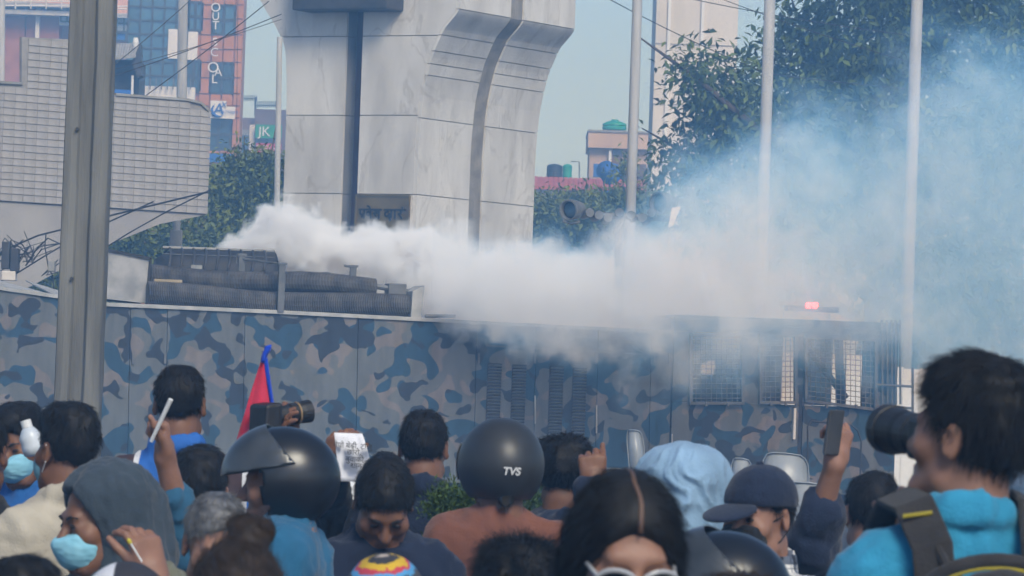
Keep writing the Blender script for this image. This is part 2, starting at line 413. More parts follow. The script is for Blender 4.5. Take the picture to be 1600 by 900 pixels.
def topz(s):
    p = o0+wx*s
    u0, u1 = (upper[3]-o0).dot(wx), (upper[2]-o0).dot(wx)
    if u0 < s < u1: return upper[0].z+(upper[1].z-upper[0].z)*(s-u0)/(u1-u0)
    pts = [((q-o0).dot(wx), q.z) for q in top]
    for (a, za), (b, zb2) in zip(pts, pts[1:]):
        if a <= s <= b: return za+(zb2-za)*(s-a)/(b-a)
    return pts[-1][1]
zbl, zbr = bot[1].z, bot[0].z
for r_ in range(nrow):
    s = WL-.004
    while s > 0:
        s0 = s-tl; mid = (s+s0)/2
        zz0 = zbl+(zbr-zbl)*mid/WL + .003 + r_*th
        if zz0+th < topz(mid)+.0 and mid > .25:
            j = random.uniform(-.0015, .002)
            mesh_obj('tile', tile_mesh(tl, th), canopy, o0+wx*mid+wn*(.005+j)+Vector((0, 0, zz0+th/2)), (random.uniform(-.01,.01), 0, random.uniform(-.006,.006))); n_t += 1
        s = s0
for a, b in list(zip(top[3:], top[4:]))+[(top[0], top[1])]:
    t = (b-a); L_ = t.length; t.normalize(); n_ = t.cross(wn).normalized()
    MB().obox((a+b)/2-wn*.3+Vector((0,0,.012)), t*L_/2, n_*.016, wn*.33).build('coping', m_conc, canopy)
so = [W(-60, 311, -.02), W(323, 335.5, -.02), W(250, 350, -.02), W(160, 386, -.02), W(60, 441, -.02), W(-60, 505, -.02)]
MB().slab(so, -wn*.5).build('bracket', m_soffit, canopy)

# ================================================================== POLES
def pole(name, pts, rad, mat, label, cat, group=None, n=14, ext=1.2):
    """pts: two (px,py) at depth d; continued to the ground"""
    (x0, y0), (x1, y1), d = pts
    a = P(x0, y0, d); b = P(x1, y1, d); t = a-b; base = b-t*(b.z/t.z); topp = a+t.normalized()*ext
    o = thing(name, base, label, cat, group)
    MB().tube([base, base+(topp-base)*.5, topp], [rad*1.1, rad, rad*.92], n).build('shaft', mat, o, smooth=True)
    return o, base, topp
# concrete utility pole with a recessed web, near left
a = P(146, 0, 30); b = P(123, 600, 30); t = a-b; base = b-t*(b.z/t.z); topp = a+t.normalized()*2
cp = thing('utility_pole', base, 'thick grey concrete utility pole in front of the truck', 'utility pole')
prof = [(-.150,-.10),(-.145,-.125),(-.10,-.135),(-.06,-.135),(-.045,-.10),(.03,-.10),(.05,-.135),(.11,-.135),(.145,-.12),(.152,-.09),(.152,.12),(-.150,.12)]
mp_ = MB(); kz = 26; k = len(prof); vs = []; fs = []
for i in range(kz+1):
    f = i/kz; c = base+(topp-base)*f; s_ = 1.03-.07*f
    for j, (x, y) in enumerate(prof):
        q = Vector((x*s_, y*s_, 0)); nn = mnoise.noise(Vector((x*9, y*9, c.z*3)))*.007
        vs.append(c+q*(1+nn*4)+Vector((nn, 0, 0)))
for i in range(kz):
    fs += [(i*k+j, i*k+(j+1) % k, (i+1)*k+(j+1) % k, (i+1)*k+j) for j in range(k)]
fs.append(tuple(range(kz*k, kz*k+k))); mp_.add(vs, fs); mp_.build('shaft', pm('weathered_concrete', (.12,.12,.112), (.22,.218,.2), 2.5, 7, rough=.95, bump=.3, bscale=30, stretch=(3,3,.3)), cp, bevel=.006)
for z in (2.3, 3.3):
    MB().tube([base+t.normalized()*z+Vector((-.06,-.16,0)), base+t.normalized()*z+Vector((-.06,-.09,0))], .012, 8).build('bolt', m_dark, cp)
fg = 'steel flagpoles behind the truck'
pole('flagpole', ((996, 0), (985, 336), 66), .078, m_steel, 'steel flagpole between the tank building and the big tree', 'flagpole', fg)
pole('flagpole', ((1203, 0), (1192, 330), 66), .088, m_steel, 'steel flagpole in front of the middle of the big tree', 'flagpole', fg)
pole('flagpole', ((1433, 0), (1414, 570), 66), .092, m_steel, 'rightmost steel flagpole, its foot in smoke beside the truck cab', 'flagpole', fg)
pole('drain_pipe', ((437, 60), (432, 350), 62.6), .042, m_steel, 'thin grey steel pipe hugging the left edge of the marble pillar', 'pipe', ext=.02)
pole('lamp_post', ((286, 0), (284, 155), 110), .13, m_conc, 'pale concrete post standing before the orange office building', 'post')
o_, b_, t_ = pole('street_pole', ((2, 0), (1, 130), 75), .07, m_steel, 'slim pale pole at the far left edge above the canopy', 'pole')
# short post near the trees
q = P(276, 345, 59); gp = thing('concrete_post', (q.x, q.y, 0), 'short pale concrete post under the canopy end', 'post')
MB().box((q.x-.08, q.y-.08, 0), (q.x+.08, q.y+.08, q.z-.12)).build('shaft', m_conc, gp, bevel=.01)
MB().lathe((q.x, q.y, q.z-.12), [(.05,0),(.055,.06),(.05,.13),(.0,.14)], 12).build('cap', m_steel, gp)

# white hoarding beside the cab
hb = thing('white_hoarding', P(1432, 700, 60)*1, 'white board fence behind the cab, showing beyond its right end', 'hoarding')
for x0, x1, y0, y1 in ((1070, 1118, 566, 700), (1120, 1168, 567, 700), (1170, 1218, 569, 700), (1220, 1268, 550, 700), (1270, 1318, 552, 700), (1320, 1368, 554, 700), (1370, 1409, 572, 652), (1411, 1434, 576, 652), (1437, 1452, 576, 640)):
    A = P(x0, y0, 60); B = P(x1, y1, 60)
    MB().box((A.x, 59.98, 0.4), (B.x, 60.02, A.z)).build('board', m_white, hb)
MB().tube([P(1435, 570, 60), P(1433, 760, 60)], .02, 8).build('post', m_rail, hb)

# ================================================================== FAR BUILDINGS
def rect(px0, py0, px1, py1, d):   # lower-left, upper-right world corners on a frontal plane
    ym = min(max(REF, py0), py1)*0+REF; xm = (px0+px1)/2
    return P(px0, ym, d).x, P(xm, py1, d).z, P(px1, ym, d).x, P(xm, py0, d).z
def wallbox(name, r, d, t, mat, parent, front=0.0):
    x0, z0, x1, z1 = r
    return MB().box((x0, d-front, z0), (x1, d-front+t, z1)).build(name, mat, parent)
def window(r, d, parent, glass=None, nx=2, nz=2, fr=.05):
    x0, z0, x1, z1 = r
    f = MB()
    for i in range(nx+1):
        x = x0+(x1-x0)*i/nx; f.box((x-fr, d-.10, z0), (x+fr, d-.02, z1))
    for j in range(nz+1):
        z = z0+(z1-z0)*j/nz; f.box((x0, d-.095, z-fr), (x1, d-.015, z+fr))
    wf = f.build('window', m_dark, parent)
    for i in range(nx):
        for j in range(nz):
            xa, xb = x0+(x1-x0)*i/nx, x0+(x1-x0)*(i+1)/nx; za, zb2 = z0+(z1-z0)*j/nz, z0+(z1-z0)*(j+1)/nz
            MB().add([(xa, d-.04, za), (xb, d-.04, za), (xb, d-.04+random.uniform(-.02,.02), zb2), (xa, d-.04, zb2)], [(0,1,2,3)]).build('pane', glass or m_glass, wf)
    return wf
d1 = 160.0; REF = 100
cx = P(300, 600, d1); b1 = thing('office_building', (cx.x, d1, 0), 'orange panelled office building with blue glass and vertical white letters', 'building')
x0, z0, x1, z1 = rect(196, -80, 378, 300, d1)
MB().box((x0, d1+.02, 0), (x1, d1+1.6, z1)).build('wall', m_orange, b1)
# proud orange panels round the windows
def panels(px0, px1, pys, pxs):
    for ya, yb in zip(pys, pys[1:]):
        for xa, xb in zip(pxs, pxs[1:]):
            r = rect(xa, ya, xb, yb, d1); wallbox('panel', (r[0]+.02, r[1]+.02, r[2]-.02, r[3]-.02), d1, .12, m_orange, b1, .1)
for ya, yb in ((-60, -30), (-30, 8), (55, 78), (78, 98), (147, 166), (166, 185), (235, 262)):
    for xa, xb in ((312, 330), (330, 348), (348, 366), (366, 378)):
        r = rect(xa, ya, xb, yb, d1); wallbox('panel', (r[0]+.025, r[1]+.025, r[2]-.025, r[3]-.025), d1, .12, m_orange, b1, .1)
for ya, yb in ((8, 30), (30, 55), (98, 122), (122, 147), (185, 210), (210, 235)):
    for xa, xb in ((312, 330), (365, 378)):
        r = rect(xa, ya, xb, yb, d1); wallbox('panel', (r[0]+.025, r[1]+.025, r[2]-.025, r[3]-.025), d1, .12, m_orange, b1, .1)
for q in ((330, 8, 365, 55), (330, 98, 365, 147), (326, 185, 365, 235), (293, 4, 313, 48), (293, 94, 313, 143)):
    window(rect(*q, d1), d1, b1, m_dglass if q[1] > 90 else m_glass, 2, 2)
window(rect(198, -10, 292, 140, d1), d1, b1, m_glass, 5, 7, .035)
wallbox('white_panel', rect(262, 46, 278, 92, d1), d1, .1, m_white, b1, .16)
wallbox('white_panel', rect(293, 50, 308, 94, d1), d1, .1, m_white, b1, .14)
wallbox('parapet', rect(205, 135, 306, 160, d1-3), d1-3, .4, m_white, b1)
for px in range(208, 306, 9):
    a = P(px, 122, d1-3.2); MB().box((a.x-.02, a.y, P(px, 140, d1-3.2).z), (a.x+.02, a.y+.04, a.z)).build('railing_bar', m_rail, b1)
# vertical letters
for ch, px, py, s_ in (('O', 337, 12, .36), ('U', 337, 26, .32), ('T', 337, 40, .34), ('S', 336, 66, .34), ('C', 335, 82, .34), ('O', 333, 106, .42), ('A', 341, 113, .34), ('L', 335, 124, .36)):
    lettering('letter', ch, s_*1.25, m_white, b1, P(px, py, d1-.35), (1, 0, 0), (0, 0, 1))
# office sign with a blue A
r = rect(329, 157, 368, 185, d1-.4)
sg = thing('office_sign', ((r[0]+r[2])/2, d1-.4, r[1]), 'white sign board with a blue letter A on the orange building', 'sign')
a = P(329, 157, d1-.4); b = P(354, 157, d1-.4); c = P(367, 167, d1-.4); e = P(367, 186, d1-.4)
MB().slab([(a.x, d1-.45, e.z), (e.x, d1-.45, e.z), (e.x, d1-.45, c.z), (b.x, d1-.45, c.z), (b.x, d1-.45, a.z), (a.x, d1-.45, a.z)], (0, .12, 0)).build('board', m_white, sg)
lettering('letter', 'A', .58, m_blue, sg, P(342, 171, d1-.5), (1, 0, 0), (0, 0, 1), .12)
sw = MB(); sw.tube([P(334+11*math.cos(t_)+8, 172-10*math.sin(t_), d1-.5) for t_ in np.linspace(2.2, 5.2, 12)], [.01+.045*math.sin(math.pi*i/11) for i in range(12)], 6).build('swoosh', m_blue, sg)
lettering('letter', 'X', .3, m_blue, sg, P(350, 164, d1-.5), (1, 0, 0), (0, 0, 1), .2)
lettering('small_lettering', 'ATTENDS', .13, m_blue, sg, P(360, 175, d1-.5), (1, 0, 0), (0, 0, 1))
wallbox('shop_board', rect(325, 240, 372, 254, d1-.5), d1-.5, .1, m_blue, b1)

# pale building on the left
d2 = 175.0; REF = 60
cx = P(110, 600, d2); b2 = thing('pale_building', (cx.x, d2, 0), 'pale building with pink wall, brick panels and balcony rails, top left', 'building')
x0, z0, x1, z1 = rect(-60, -90, 218, 300, d2)
MB().box((x0, d2+1.2, 0), (x1, d2+12, z1)).build('wall', m_pink, b2)
for r_, mt in (((40, 12, 92, 130), m_brick), ((8, 12, 38, 130), m_brick)):
    wallbox('brick_panel', rect(*r_, d2), d2, 1.15, mt, b2)
wallbox('column', rect(56, 10, 62, 130, d2), d2, .3, m_white, b2, .3)
for ya, yb in ((6, 12), (19, 26)): wallbox('slab', rect(-60, ya, 222 if ya > 10 else 116, yb, d2), d2, 2, m_white, b2, .7 if ya > 10 else .9)
wallbox('wall_panel', rect(92, 14, 116, 40, d2), d2, .2, m_white, b2, .1)
wallbox('wall_panel', rect(180, 26, 224, 60, d2), d2, 1.1, m_white, b2, .2)
window(rect(182, 24, 216, 50, d2-.3), d2-.3, b2, pm('pale_glass', (.25,.33,.4), (.32,.4,.47), .3, rough=.2), 3, 2, .03)
window(rect(182, 52, 212, 64, d2-.3), d2-.3, b2, m_blue, 2, 1, .03)
window(rect(94, 12, 114, 34, d2-.3), d2-.3, b2, pm('pale_glass', (.25,.33,.4), (.32,.4,.47), .3, rough=.2), 2, 2, .03)
for y_, xa, xb in ((2, -10, 116), (9, -10, 116), (14, 180, 222), (10, 180, 222)):
    MB().tube([P(xa, y_, d2-1), P(xb, y_+(xb-xa)*.035*.0, d2-1)], .03, 6).build('rail', m_white, b2)
for px in list(range(0, 116, 24))+[182, 202, 220]:
    MB().tube([P(px, -2 if px < 150 else 8, d2-1), P(px, 14 if px < 150 else 20, d2-1)], .03, 6).build('rail_post', m_white, b2)

# small shop roof with striped awning
d3 = 100.0; REF = 110
q = P(200, 600, d3); sh = thing('awning_shelter', (q.x, d3, 0), 'small dark shelter with a ribbed pale awning behind the canopy', 'shelter')
x0, z0, x1, z1 = rect(168, 92, 216, 150, d3)
MB().box((x0, d3+.3, 0), (x1, d3+2, z1)).build('wall', m_dark, sh)
a1, a2, a3, a4 = P(165, 72, d3+.6), P(219, 70, d3+.6), P(212, 88, d3-.4), P(165, 92, d3-.4)
nst = 12
for i in range(nst):
    f0, f1 = i/nst, (i+.8)/nst
    p0, p1, p2, p3 = a1.lerp(a2, f0), a1.lerp(a2, f1), a4.lerp(a3, f1), a4.lerp(a3, f0)
    MB().slab([p0, p1, p2, p3], (0, 0, .05)).build('awning_rib', m_steel, sh)
MB().slab([a1, a2, a3, a4], (0, 0, -.03)).build('awning_sheet', m_conc, sh)
MB().slab([P(219, 68, d3-.3), P(221, 118, d3-.3), P(214, 122, d3-.3), P(206, 96, d3-.3)], (0, .6, 0)).build('side_flap', m_dark, sh)
MB().lathe(P(212, 66, d3+.3), [(.05,-.1),(.07,0),(.05,.1)], 10).build('lamp', m_white, sh)
MB().tube([P(207, 118, d3-.2), P(206, 160, d3-.2)], .03, 6).build('post', m_white, sh)
wallbox('counter', rect(178, 140, 208, 150, d3-.2), d3-.2, .3, m_blue, sh)

# brown low building with green and red shop signs
d4 = 210.0; REF = 205
q = P(402, 600, d4); b4 = thing('brick_shop_building', (q.x, d4, 0), 'low brown brick building with green and red shop boards', 'building')
x0, z0, x1, z1 = rect(374, 184, 398, 300, d4); MB().box((x0, d4, 0), (x1, d4+8, z1)).build('wall', m_brown, b4)
x0, z0, x1, z1 = rect(398, 172, 450, 300, d4); MB().box((x0, d4-.5, 0), (x1, d4+8, z1)).build('wall', m_brown, b4)
wallbox('beam', rect(374, 203, 400, 212, d4), d4, .3, m_conc, b4, .4)
wallbox('pillar', rect(391, 196, 399, 240, d4), d4, .3, m_cream, b4, .6)
window(rect(378, 214, 398, 236, d4-.3), d4-.3, b4, m_dglass, 2, 1, .05)
r = rect(399, 195, 440, 216, d4-1); gs = wallbox('green_board', r, d4-1, .2, m_green, b4)
lettering('lettering', 'JK', .62, m_white, b4, P(413, 206, d4-1.05), (1, 0, 0), (0, 0, 1))
r = rect(401, 224, 440, 238, d4-1.2); wallbox('red_board', r, d4-1.2, .2, m_redsign, b4)
lettering('lettering', 'DIGITAL', .27, m_white, b4, P(417, 231, d4-1.25), (1, 0, 0), (0, 0, 1))
rl = MB()
for px in range(374, 402, 3): rl.tube([P(px, 149, d4-.2), P(px, 158, d4-.2)], .025, 5)
rl.tube([P(374, 154, d4-.2), P(400, 154, d4-.2)], .03, 5); rl.tube([P(399, 152, d4-.2), P(399, 182, d4-.2)], .06, 5)
for px in range(400, 440, 3): rl.tube([P(px, 158, d4-.2), P(px, 168, d4-.2)], .025, 5)
rl.tube([P(400, 165, d4-.2), P(440, 165, d4-.2)], .03, 5)
tag(rl.build('spiked_railing', m_dark, b4), kind='stuff')

# tank building on the right of the pillar
d5 = 150.0; REF = 250
q = P(965, 600, d5); b5 = thing('tank_house', (q.x, d5, 0), 'weathered peach rooftop house with a green tank and blue dish', 'building')
m_peach = pm('peach_render', (.46,.33,.23), (.62,.47,.36), .7, 7, rough=.95, stretch=(1,1,.4))
x0, z0, x1, z1 = rect(921, 232, 1016, 300, d5); MB().box((x0, d5, 0), (x1, d5+4, z1)).build('wall', m_peach, b5)
x0, z0, x1, z1 = rect(918, 206, 1018, 232, d5-.3); MB().box((x0, d5-.3, z0), (x1, d5+4.3, z1)).build('parapet', m_peach, b5)
wallbox('coping', rect(917, 204, 1019, 207, d5-.35), d5-.35, 4.6, m_conc, b5)
wallbox('brick_wall', rect(962, 256, 1010, 276, d5-.4), d5-.4, .3, m_brown, b5)
wallbox('pipe', rect(951, 235, 955, 262, d5-.2), d5-.2, .1, m_white, b5)
wallbox('recess', rect(957, 233, 972, 256, d5-.05), d5-.05, .06, m_brown, b5)
wallbox('blue_barrel', rect(928, 256, 944, 276, d5-1), d5-1, .5, m_blue, b5)
MB().lathe(P(960, 203, d5+1.5), [(.4,0),(.42,.08),(.39,.12),(.42,.16),(.4,.2),(.28,.27),(.12,.31),(.12,.35),(0,.36)], 20).build('roof_tank', m_gtank, b5, smooth=False)
def dish(c, r, ax, mat, parent, name='dish'):
    return MB().lathe(c, [(r*math.sin(k*.25), -r*.9*math.cos(k*.25)) for k in range(0, 5)][::-1]+[(.02, -r*.95)], 18, ax).build(name, mat, parent, smooth=True)
# red sheet roof with tanks, dishes
q = P(915, 600, 140); b6 = thing('red_roof_shed', (q.x, 140, 0), 'long low shed with a red sheet roof right of the marble pillar', 'shed')
r = rect(820, 278, 1022, 299, 140)
for i in range(26):
    xa = r[0]+(r[2]-r[0])*i/26; xb = r[0]+(r[2]-r[0])*(i+.85)/26
    MB().slab([(xa, 138.6, r[1]), (xb, 138.6, r[1]), (xb, 141, r[3]), (xa, 141, r[3])], (0, 0, .04)).build('roof_rib', m_roofred, b6)
MB().slab([(r[0], 138.6, r[1]), (r[2], 138.6, r[1]), (r[2], 141, r[3]), (r[0], 141, r[3])], (0, 0, -.05)).build('roof_sheet', m_roofred, b6)
MB().box((r[0]+.1, 139, 0), (r[2]-.1, 142, r[1]-.02)).build('wall', m_cream, b6)
for px, mat, nm, lab, rw in ((866, m_tank, 'water_tank', 'black plastic water tank on the red shed roof', .25), (886, m_gtank, 'water_tank', 'green plastic water tank beside the black one on the roof', .15)):
    base = P(px, 278, 141.3)
    o = MB().lathe(base-Vector((0, 0, .12)), [(rw,0),(rw,.1),(rw*.96,.13),(rw,.16),(rw,.27),(rw*.96,.3),(rw,.33),(rw,.48),(rw*.8,.53),(rw*.3,.56),(0,.57)], 20).build(nm, mat)
    tag(o, lab, 'water tank', 'roof water tanks')
for px, py, rr, lab in ((943, 262, .36, 'upper blue satellite dish by the tank house'), (952, 268, .42, 'lower blue satellite dish in front of the tank house'), (944, 308, .34, 'left blue dish hanging under the red roof edge'), (958, 310, .34, 'right blue dish hanging under the red roof edge')):
    c = P(px, py, 137.6)
    o = thing('satellite_dish', c, lab, 'satellite dish', 'blue satellite dishes')
    dish(c, rr, (-.4, -1, .35), m_blue, o, 'bowl')
    MB().tube([c, c+Vector((.05, .9, -.5))], .03, 6).build('arm', m_dark, o)
tl_ = MB()
tl_.tube([P(892, 252, 141), P(905, 253, 141), P(905, 278, 141)], .02, 5)
tag(tl_.build('roof_pipe', m_dark), 'thin bent pipe standing beside the green roof tank', 'pipe')

# overhead wires
def wire(pts, r, lab, grp='overhead wires', d=None):
    out = []
    for (xa, ya, da), (xb, yb, db) in zip(pts, pts[1:]):
        A = P(xa, ya, da); B = P(xb, yb, db)
        for i in range(12):
            f = i/12; q = A.lerp(B, f); q.z -= .12*4*f*(1-f)*(A-B).length/12; out.append(q)
    out.append(P(*pts[-1]))
    o = MB().tube(out, r*.62, 5).build('overhead_wire', m_dark); tag(o, lab, 'wire', grp)
wire([(180, 118, 62), (440, 22, 61.5)], .011, 'upper wire from the utility pole to the marble pillar')
wire([(180, 100, 62), (330, -30, 64)], .011, 'wire rising steeply right past the blue glass')
wire([(220, 155, 62), (420, 2, 61.5)], .012, 'wire crossing from the awning up to the pillar head')
wire([(180, 108, 62.6), (440, 30, 62.2)], .008, 'lower thin wire sagging toward the marble pillar')
wire([(940, -8, 66), (1200, 115, 70), (1640, 150, 74)], .012, 'long wire crossing from flagpole into the big tree')
wire([(1050, -8, 67), (1420, 55, 69), (1650, 62, 70)], .011, 'upper wire running across the tree crown')
wire([(1105, -10, 66), (1430, 100, 66), (1650, 135, 68)], .010, 'wire fixed to the rightmost flagpole')
wire([(372, -10, 120), (369, 240, 120)], .014, 'thin vertical cable beside the orange building')

# cable tangle at the left edge
q = P(30, 430, 54); ct = thing('cable_bundle', (q.x, q.y, q.z), 'tangle of black cables and junction boxes hanging under the canopy', 'cables')
rng = random.Random(3)
def loop(pts, r): MB().tube([P(x, y, 54+rng.uniform(-.1,.1)) for x, y in pts], r, 5).build('cable', m_black, ct)
loop([(-20, 405), (20, 385), (60, 368), (100, 358), (180, 335), (325, 300)], .012)
loop([(30, 398), (55, 392), (75, 372), (100, 384), (130, 378)], .009)
loop([(20, 420), (45, 385), (52, 400), (40, 415), (60, 385), (95, 380)], .009)
loop([(0, 400), (18, 375), (35, 382), (50, 408), (65, 390), (110, 375)], .008)
loop([(-20, 450), (30, 425), (70, 400), (130, 365), (240, 315)], .010)
loop([(72, 365), (70, 385), (76, 420), (82, 430), (84, 450)], .008)
loop([(160, 390), (200, 365), (262, 330), (330, 296)], .009)
for i in range(9):
    x, y = rng.uniform(5, 90), rng.uniform(372, 420)
    loop([(x+rng.uniform(-25, 25), y+rng.uniform(-22, 22)) for _ in range(6)], .006)
for (xa, ya, xb, yb), mat, nm in (((2, 378, 16, 420), m_dark, 'junction_box'), ((16, 388, 30, 424), m_dark, 'junction_box'), ((3, 424, 25, 438), m_cream, 'label_box'), ((75, 408, 86, 424), m_conc, 'label_box')):
    a = P(xa, yb, 53.9); b = P(xb, ya, 53.9)
    MB().box((a.x, 53.85, a.z), (b.x, 54.05, b.z)).build(nm, mat, ct, bevel=.01)

# ================================================================== FOLIAGE
def leaf_cloud(name, blobs, n, size, mat, parent, seed=1, droop=.3, hollow=.55, asp=.42):
    """leaf-sized folded faces spread through the crown's volume; blobs = [(centre, rx, ry, rz, weight)]"""
    rg = np.random.default_rng(seed); wts = np.array([b[4] for b in blobs]); wts = wts/wts.sum()
    pick = rg.choice(len(blobs), n, p=wts)
    u = rg.normal(size=(n, 3)); u /= np.linalg.norm(u, axis=1)[:, None]
    rad = hollow+(1-hollow)*rg.random(n)**.7
    cen = np.array([list(b[0]) for b in blobs])[pick]; rr = np.array([[b[1], b[2], b[3]] for b in blobs])[pick]
    # twig clusters: leaves gather round cluster points
    ncl = max(8, n//14); cu = rg.normal(size=(ncl, 3)); cu /= np.linalg.norm(cu, axis=1)[:, None]
    pick2 = rg.choice(len(blobs), ncl, p=wts); crad = hollow+(1.06-hollow)*rg.random(ncl)**.6
    cpos = np.array([list(b[0]) for b in blobs])[pick2]+cu*crad[:, None]*np.array([[b[1], b[2], b[3]] for b in blobs])[pick2]
    k = rg.integers(0, ncl, n); pos = cpos[k]+rg.normal(size=(n, 3))*size*1.1
    out = cu[k]
    d = out*.7+rg.normal(size=(n, 3))*.75; d[:, 2] -= droop; d /= np.linalg.norm(d, axis=1)[:, None]
    up = rg.normal(size=(n, 3))*.6+np.array([0, 0, 1.0]); s = np.cross(d, up); s /= np.linalg.norm(s, axis=1)[:, None]+1e-9
    nn = np.cross(s, d)
    L = size*rg.uniform(.6, 1.3, n)[:, None]; Wd = L*asp*.5
    v0 = pos; v1 = pos+d*L*.45+s*Wd+nn*L*.06; v2 = pos+d*L-nn*L*.10; v3 = pos+d*L*.45-s*Wd+nn*L*.06; vm = pos+d*L*.5-nn*L*.02
    V = np.stack([v0, v1, v2, v3, vm], 1).reshape(-1, 3) - np.array(org(parent))
    b = np.arange(n)*5
    F = np.concatenate([np.stack([b, b+1, b+4], 1), np.stack([b+1, b+2, b+4], 1), np.stack([b+2, b+3, b+4], 1), np.stack([b+3, b, b+4], 1)])
    me = bpy.data.meshes.new(name); me.vertices.add(len(V)); me.vertices.foreach_set('co', V.ravel().astype(np.float32))
    me.loops.add(F.size); me.loops.foreach_set('vertex_index', F.ravel().astype(np.int32))
    me.polygons.add(len(F)); me.polygons.foreach_set('loop_start', (np.arange(len(F))*3).astype(np.int32))
    me.update(); me.validate(); me.materials.append(mat)
    o = bpy.data.objects.new(name, me); COL.objects.link(o); o.parent = parent; ORG[o.name] = org(parent)
    return o
def tree(name, base, blobs, n, size, mat, lab, grp, trunk_r=.16, seed=1, droop=.3, hollow=.5, asp=.42):
    o = thing(name, base, lab, 'tree', grp); base = Vector(base); rg = random.Random(seed)
    top_ = sum((Vector(b[0])*b[4] for b in blobs), Vector())/sum(b[4] for b in blobs)
    mid = base.lerp(top_, .5); MB().tube([base, mid, top_], [trunk_r, trunk_r*.8, trunk_r*.4], 10).build('trunk', m_bark, o, smooth=True)
    for b in blobs:
        c = Vector(b[0]); st = base.lerp(top_, rg.uniform(.4, .75)); md = st.lerp(c, .5)+Vector((0, 0, -.2))
        MB().tube([st, md, c, c+(c-st)*.3], [trunk_r*.45, trunk_r*.3, trunk_r*.15, .01], 7).build('limb', m_bark, o, smooth=True)
    leaf_cloud('crown', blobs, n, size, mat, o, seed, droop, hollow, asp)
    return o
def blob(px, py, d, rx, rz, w=None, ry=None):
    k = d/FPX; return (P(px, py, d), rx*k, (ry or rx)*k, rz*k, w or rx*rz)
dt = 82
q = P(1330, 600, dt); q.z = 0
tree('broadleaf_tree', q, [blob(1135, 170, dt, 68, 78), blob(1090, 250, dt, 58, 42), blob(1082, 118, dt-1, 28, 40), blob(1265, 85, dt+1, 92, 85), blob(1230, 220, dt, 120, 120), blob(1400, 60, dt, 140, 110), blob(1400, 230, dt, 140, 130),
     blob(1560, 50, dt, 120, 110), blob(1580, 240, dt, 120, 150), blob(1420, -60, dt, 190, 80), blob(1100, 330, dt, 60, 60), blob(1250, 380, dt, 120, 100), blob(1460, 400, dt, 150, 100), blob(1660, 150, dt, 120, 180)],
     52000, .2, m_leaf, 'big dark broadleaf tree behind the flagpoles on the right', None, .3, 11, .45, .1, .4)
dl = 78
q = P(370, 600, dl); q.z = 0
tree('bushy_tree', q, [blob(380, 290, dl, 50, 50), blob(345, 330, dl, 50, 60), blob(420, 320, dl, 40, 65), blob(390, 370, dl, 70, 45), blob(420, 265, dl, 26, 25)],
     17000, .115, m_leaf2, 'light green bushy tree between the canopy and the marble pillar', 'trees behind the truck', .12, 21, .1, .35)
dl = 74
q = P(200, 600, dl); q.z = 0
tree('bushy_tree', q, [blob(220, 385, dl, 70, 50), blob(290, 400, dl, 60, 50), blob(90, 430, dl, 70, 42), blob(160, 420, dl, 70, 50), blob(20, 450, dl, 60, 30)],
     17000, .12, m_leaf2, 'dark bushy tree in the shade under the tiled canopy', 'trees behind the truck', .12, 22, .1, .35)
dl = 100
q = P(900, 600, dl); q.z = 0
tree('hedge_tree', q, [blob(865, 336, dl, 40, 30), blob(915, 336, dl, 45, 28), blob(970, 330, dl, 36, 32), blob(850, 360, dl, 40, 40), blob(940, 350, dl, 70, 40), blob(1000, 345, dl, 40, 40), blob(980, 262, dl+8, 12, 14)],
     17000, .15, m_leaf2, 'leafy hedge trees below the red shed roof', 'trees behind the truck', .1, 23, .1, .3)
dl = 86
q = P(1530, 600, dl); q.z = 0
tree('hedge_tree', q, [blob(1440, 520, dl, 60, 70), blob(1530, 500, dl, 80, 80), blob(1620, 500, dl, 70, 80), blob(1480, 600, dl, 90, 60), blob(1600, 610, dl, 90, 60), blob(1670, 560, dl, 60, 80)],
     16000, .16, m_leaf, 'dark hedge below the big tree at the right edge', 'trees behind the truck', .1, 24, .2, .2)
# ================================================================== ARMOURED TRUCK
ta = P(160, 600, 47.0); tb = P(1050, 600, 48.6)
tx = Vector((tb.x-ta.x, tb.y-ta.y, 0)).normalized(); tn = Vector((-tx.y, tx.x, 0))       # tn points into the scene
tz = Vector((0, 0, 1)); tO = Vector((ta.x, ta.y, 0))
def K(px, py, off=0.0): return onplane(px, py, tO+tn*off, tn)
def KX(px): return (K(px, 600)-tO).dot(tx)
def KZ(px, py): return K(px, py).z
def T(x, y, z): return tO+tx*x+tn*y+tz*z
truck = thing('armoured_truck', tO, 'long police truck in blue-grey camouflage paint with hoses on its roof', 'truck')
m_lip = pm('truck_lip', (.32,.33,.33), (.46,.46,.45), 6, rough=.5)
m_galv = pm('galvanised', (.24,.245,.25), (.4,.4,.4), 5, 5, rough=.5, metal=.3)
m_hose = pm('hose_rubber', (.055,.055,.058), (.12,.115,.11), 7, 5, rough=.8)
m_mesh = pm('wire_mesh', (.15,.155,.16), (.24,.24,.24), 8, rough=.5)
topline = [(-60, 446), (0, 452), (90, 465), (160, 477), (430, 489), (700, 503), (1050, 521)]
def tly(px):
    for (a, ya), (b, yb) in zip(topline, topline[1:]):
        if a <= px <= b: return ya+(yb-ya)*(px-a)/(b-a)
    return topline[-1][1]
ZB = .62
seams = [-60, 92, 204, 262, 383, 560, 745, 838, 935, 1018, 1050]
for a, b in zip(seams, seams[1:]):
    xs = [a]+[p for p, _ in topline if a < p < b]+[b]
    g_ = .45
    pts = [K(xs[0]+g_, tly(xs[0]))]+[K(x, tly(x)) for x in xs[1:-1]]+[K(xs[-1]-g_, tly(xs[-1]))]
    x1 = (K(b-g_, 600)-tO).dot(tx); x0 = (K(a+g_, 600)-tO).dot(tx)
    MB().slab(pts+[T(x1, 0, ZB), T(x0, 0, ZB)], tn*.04).build('body_panel', m_camo, truck)
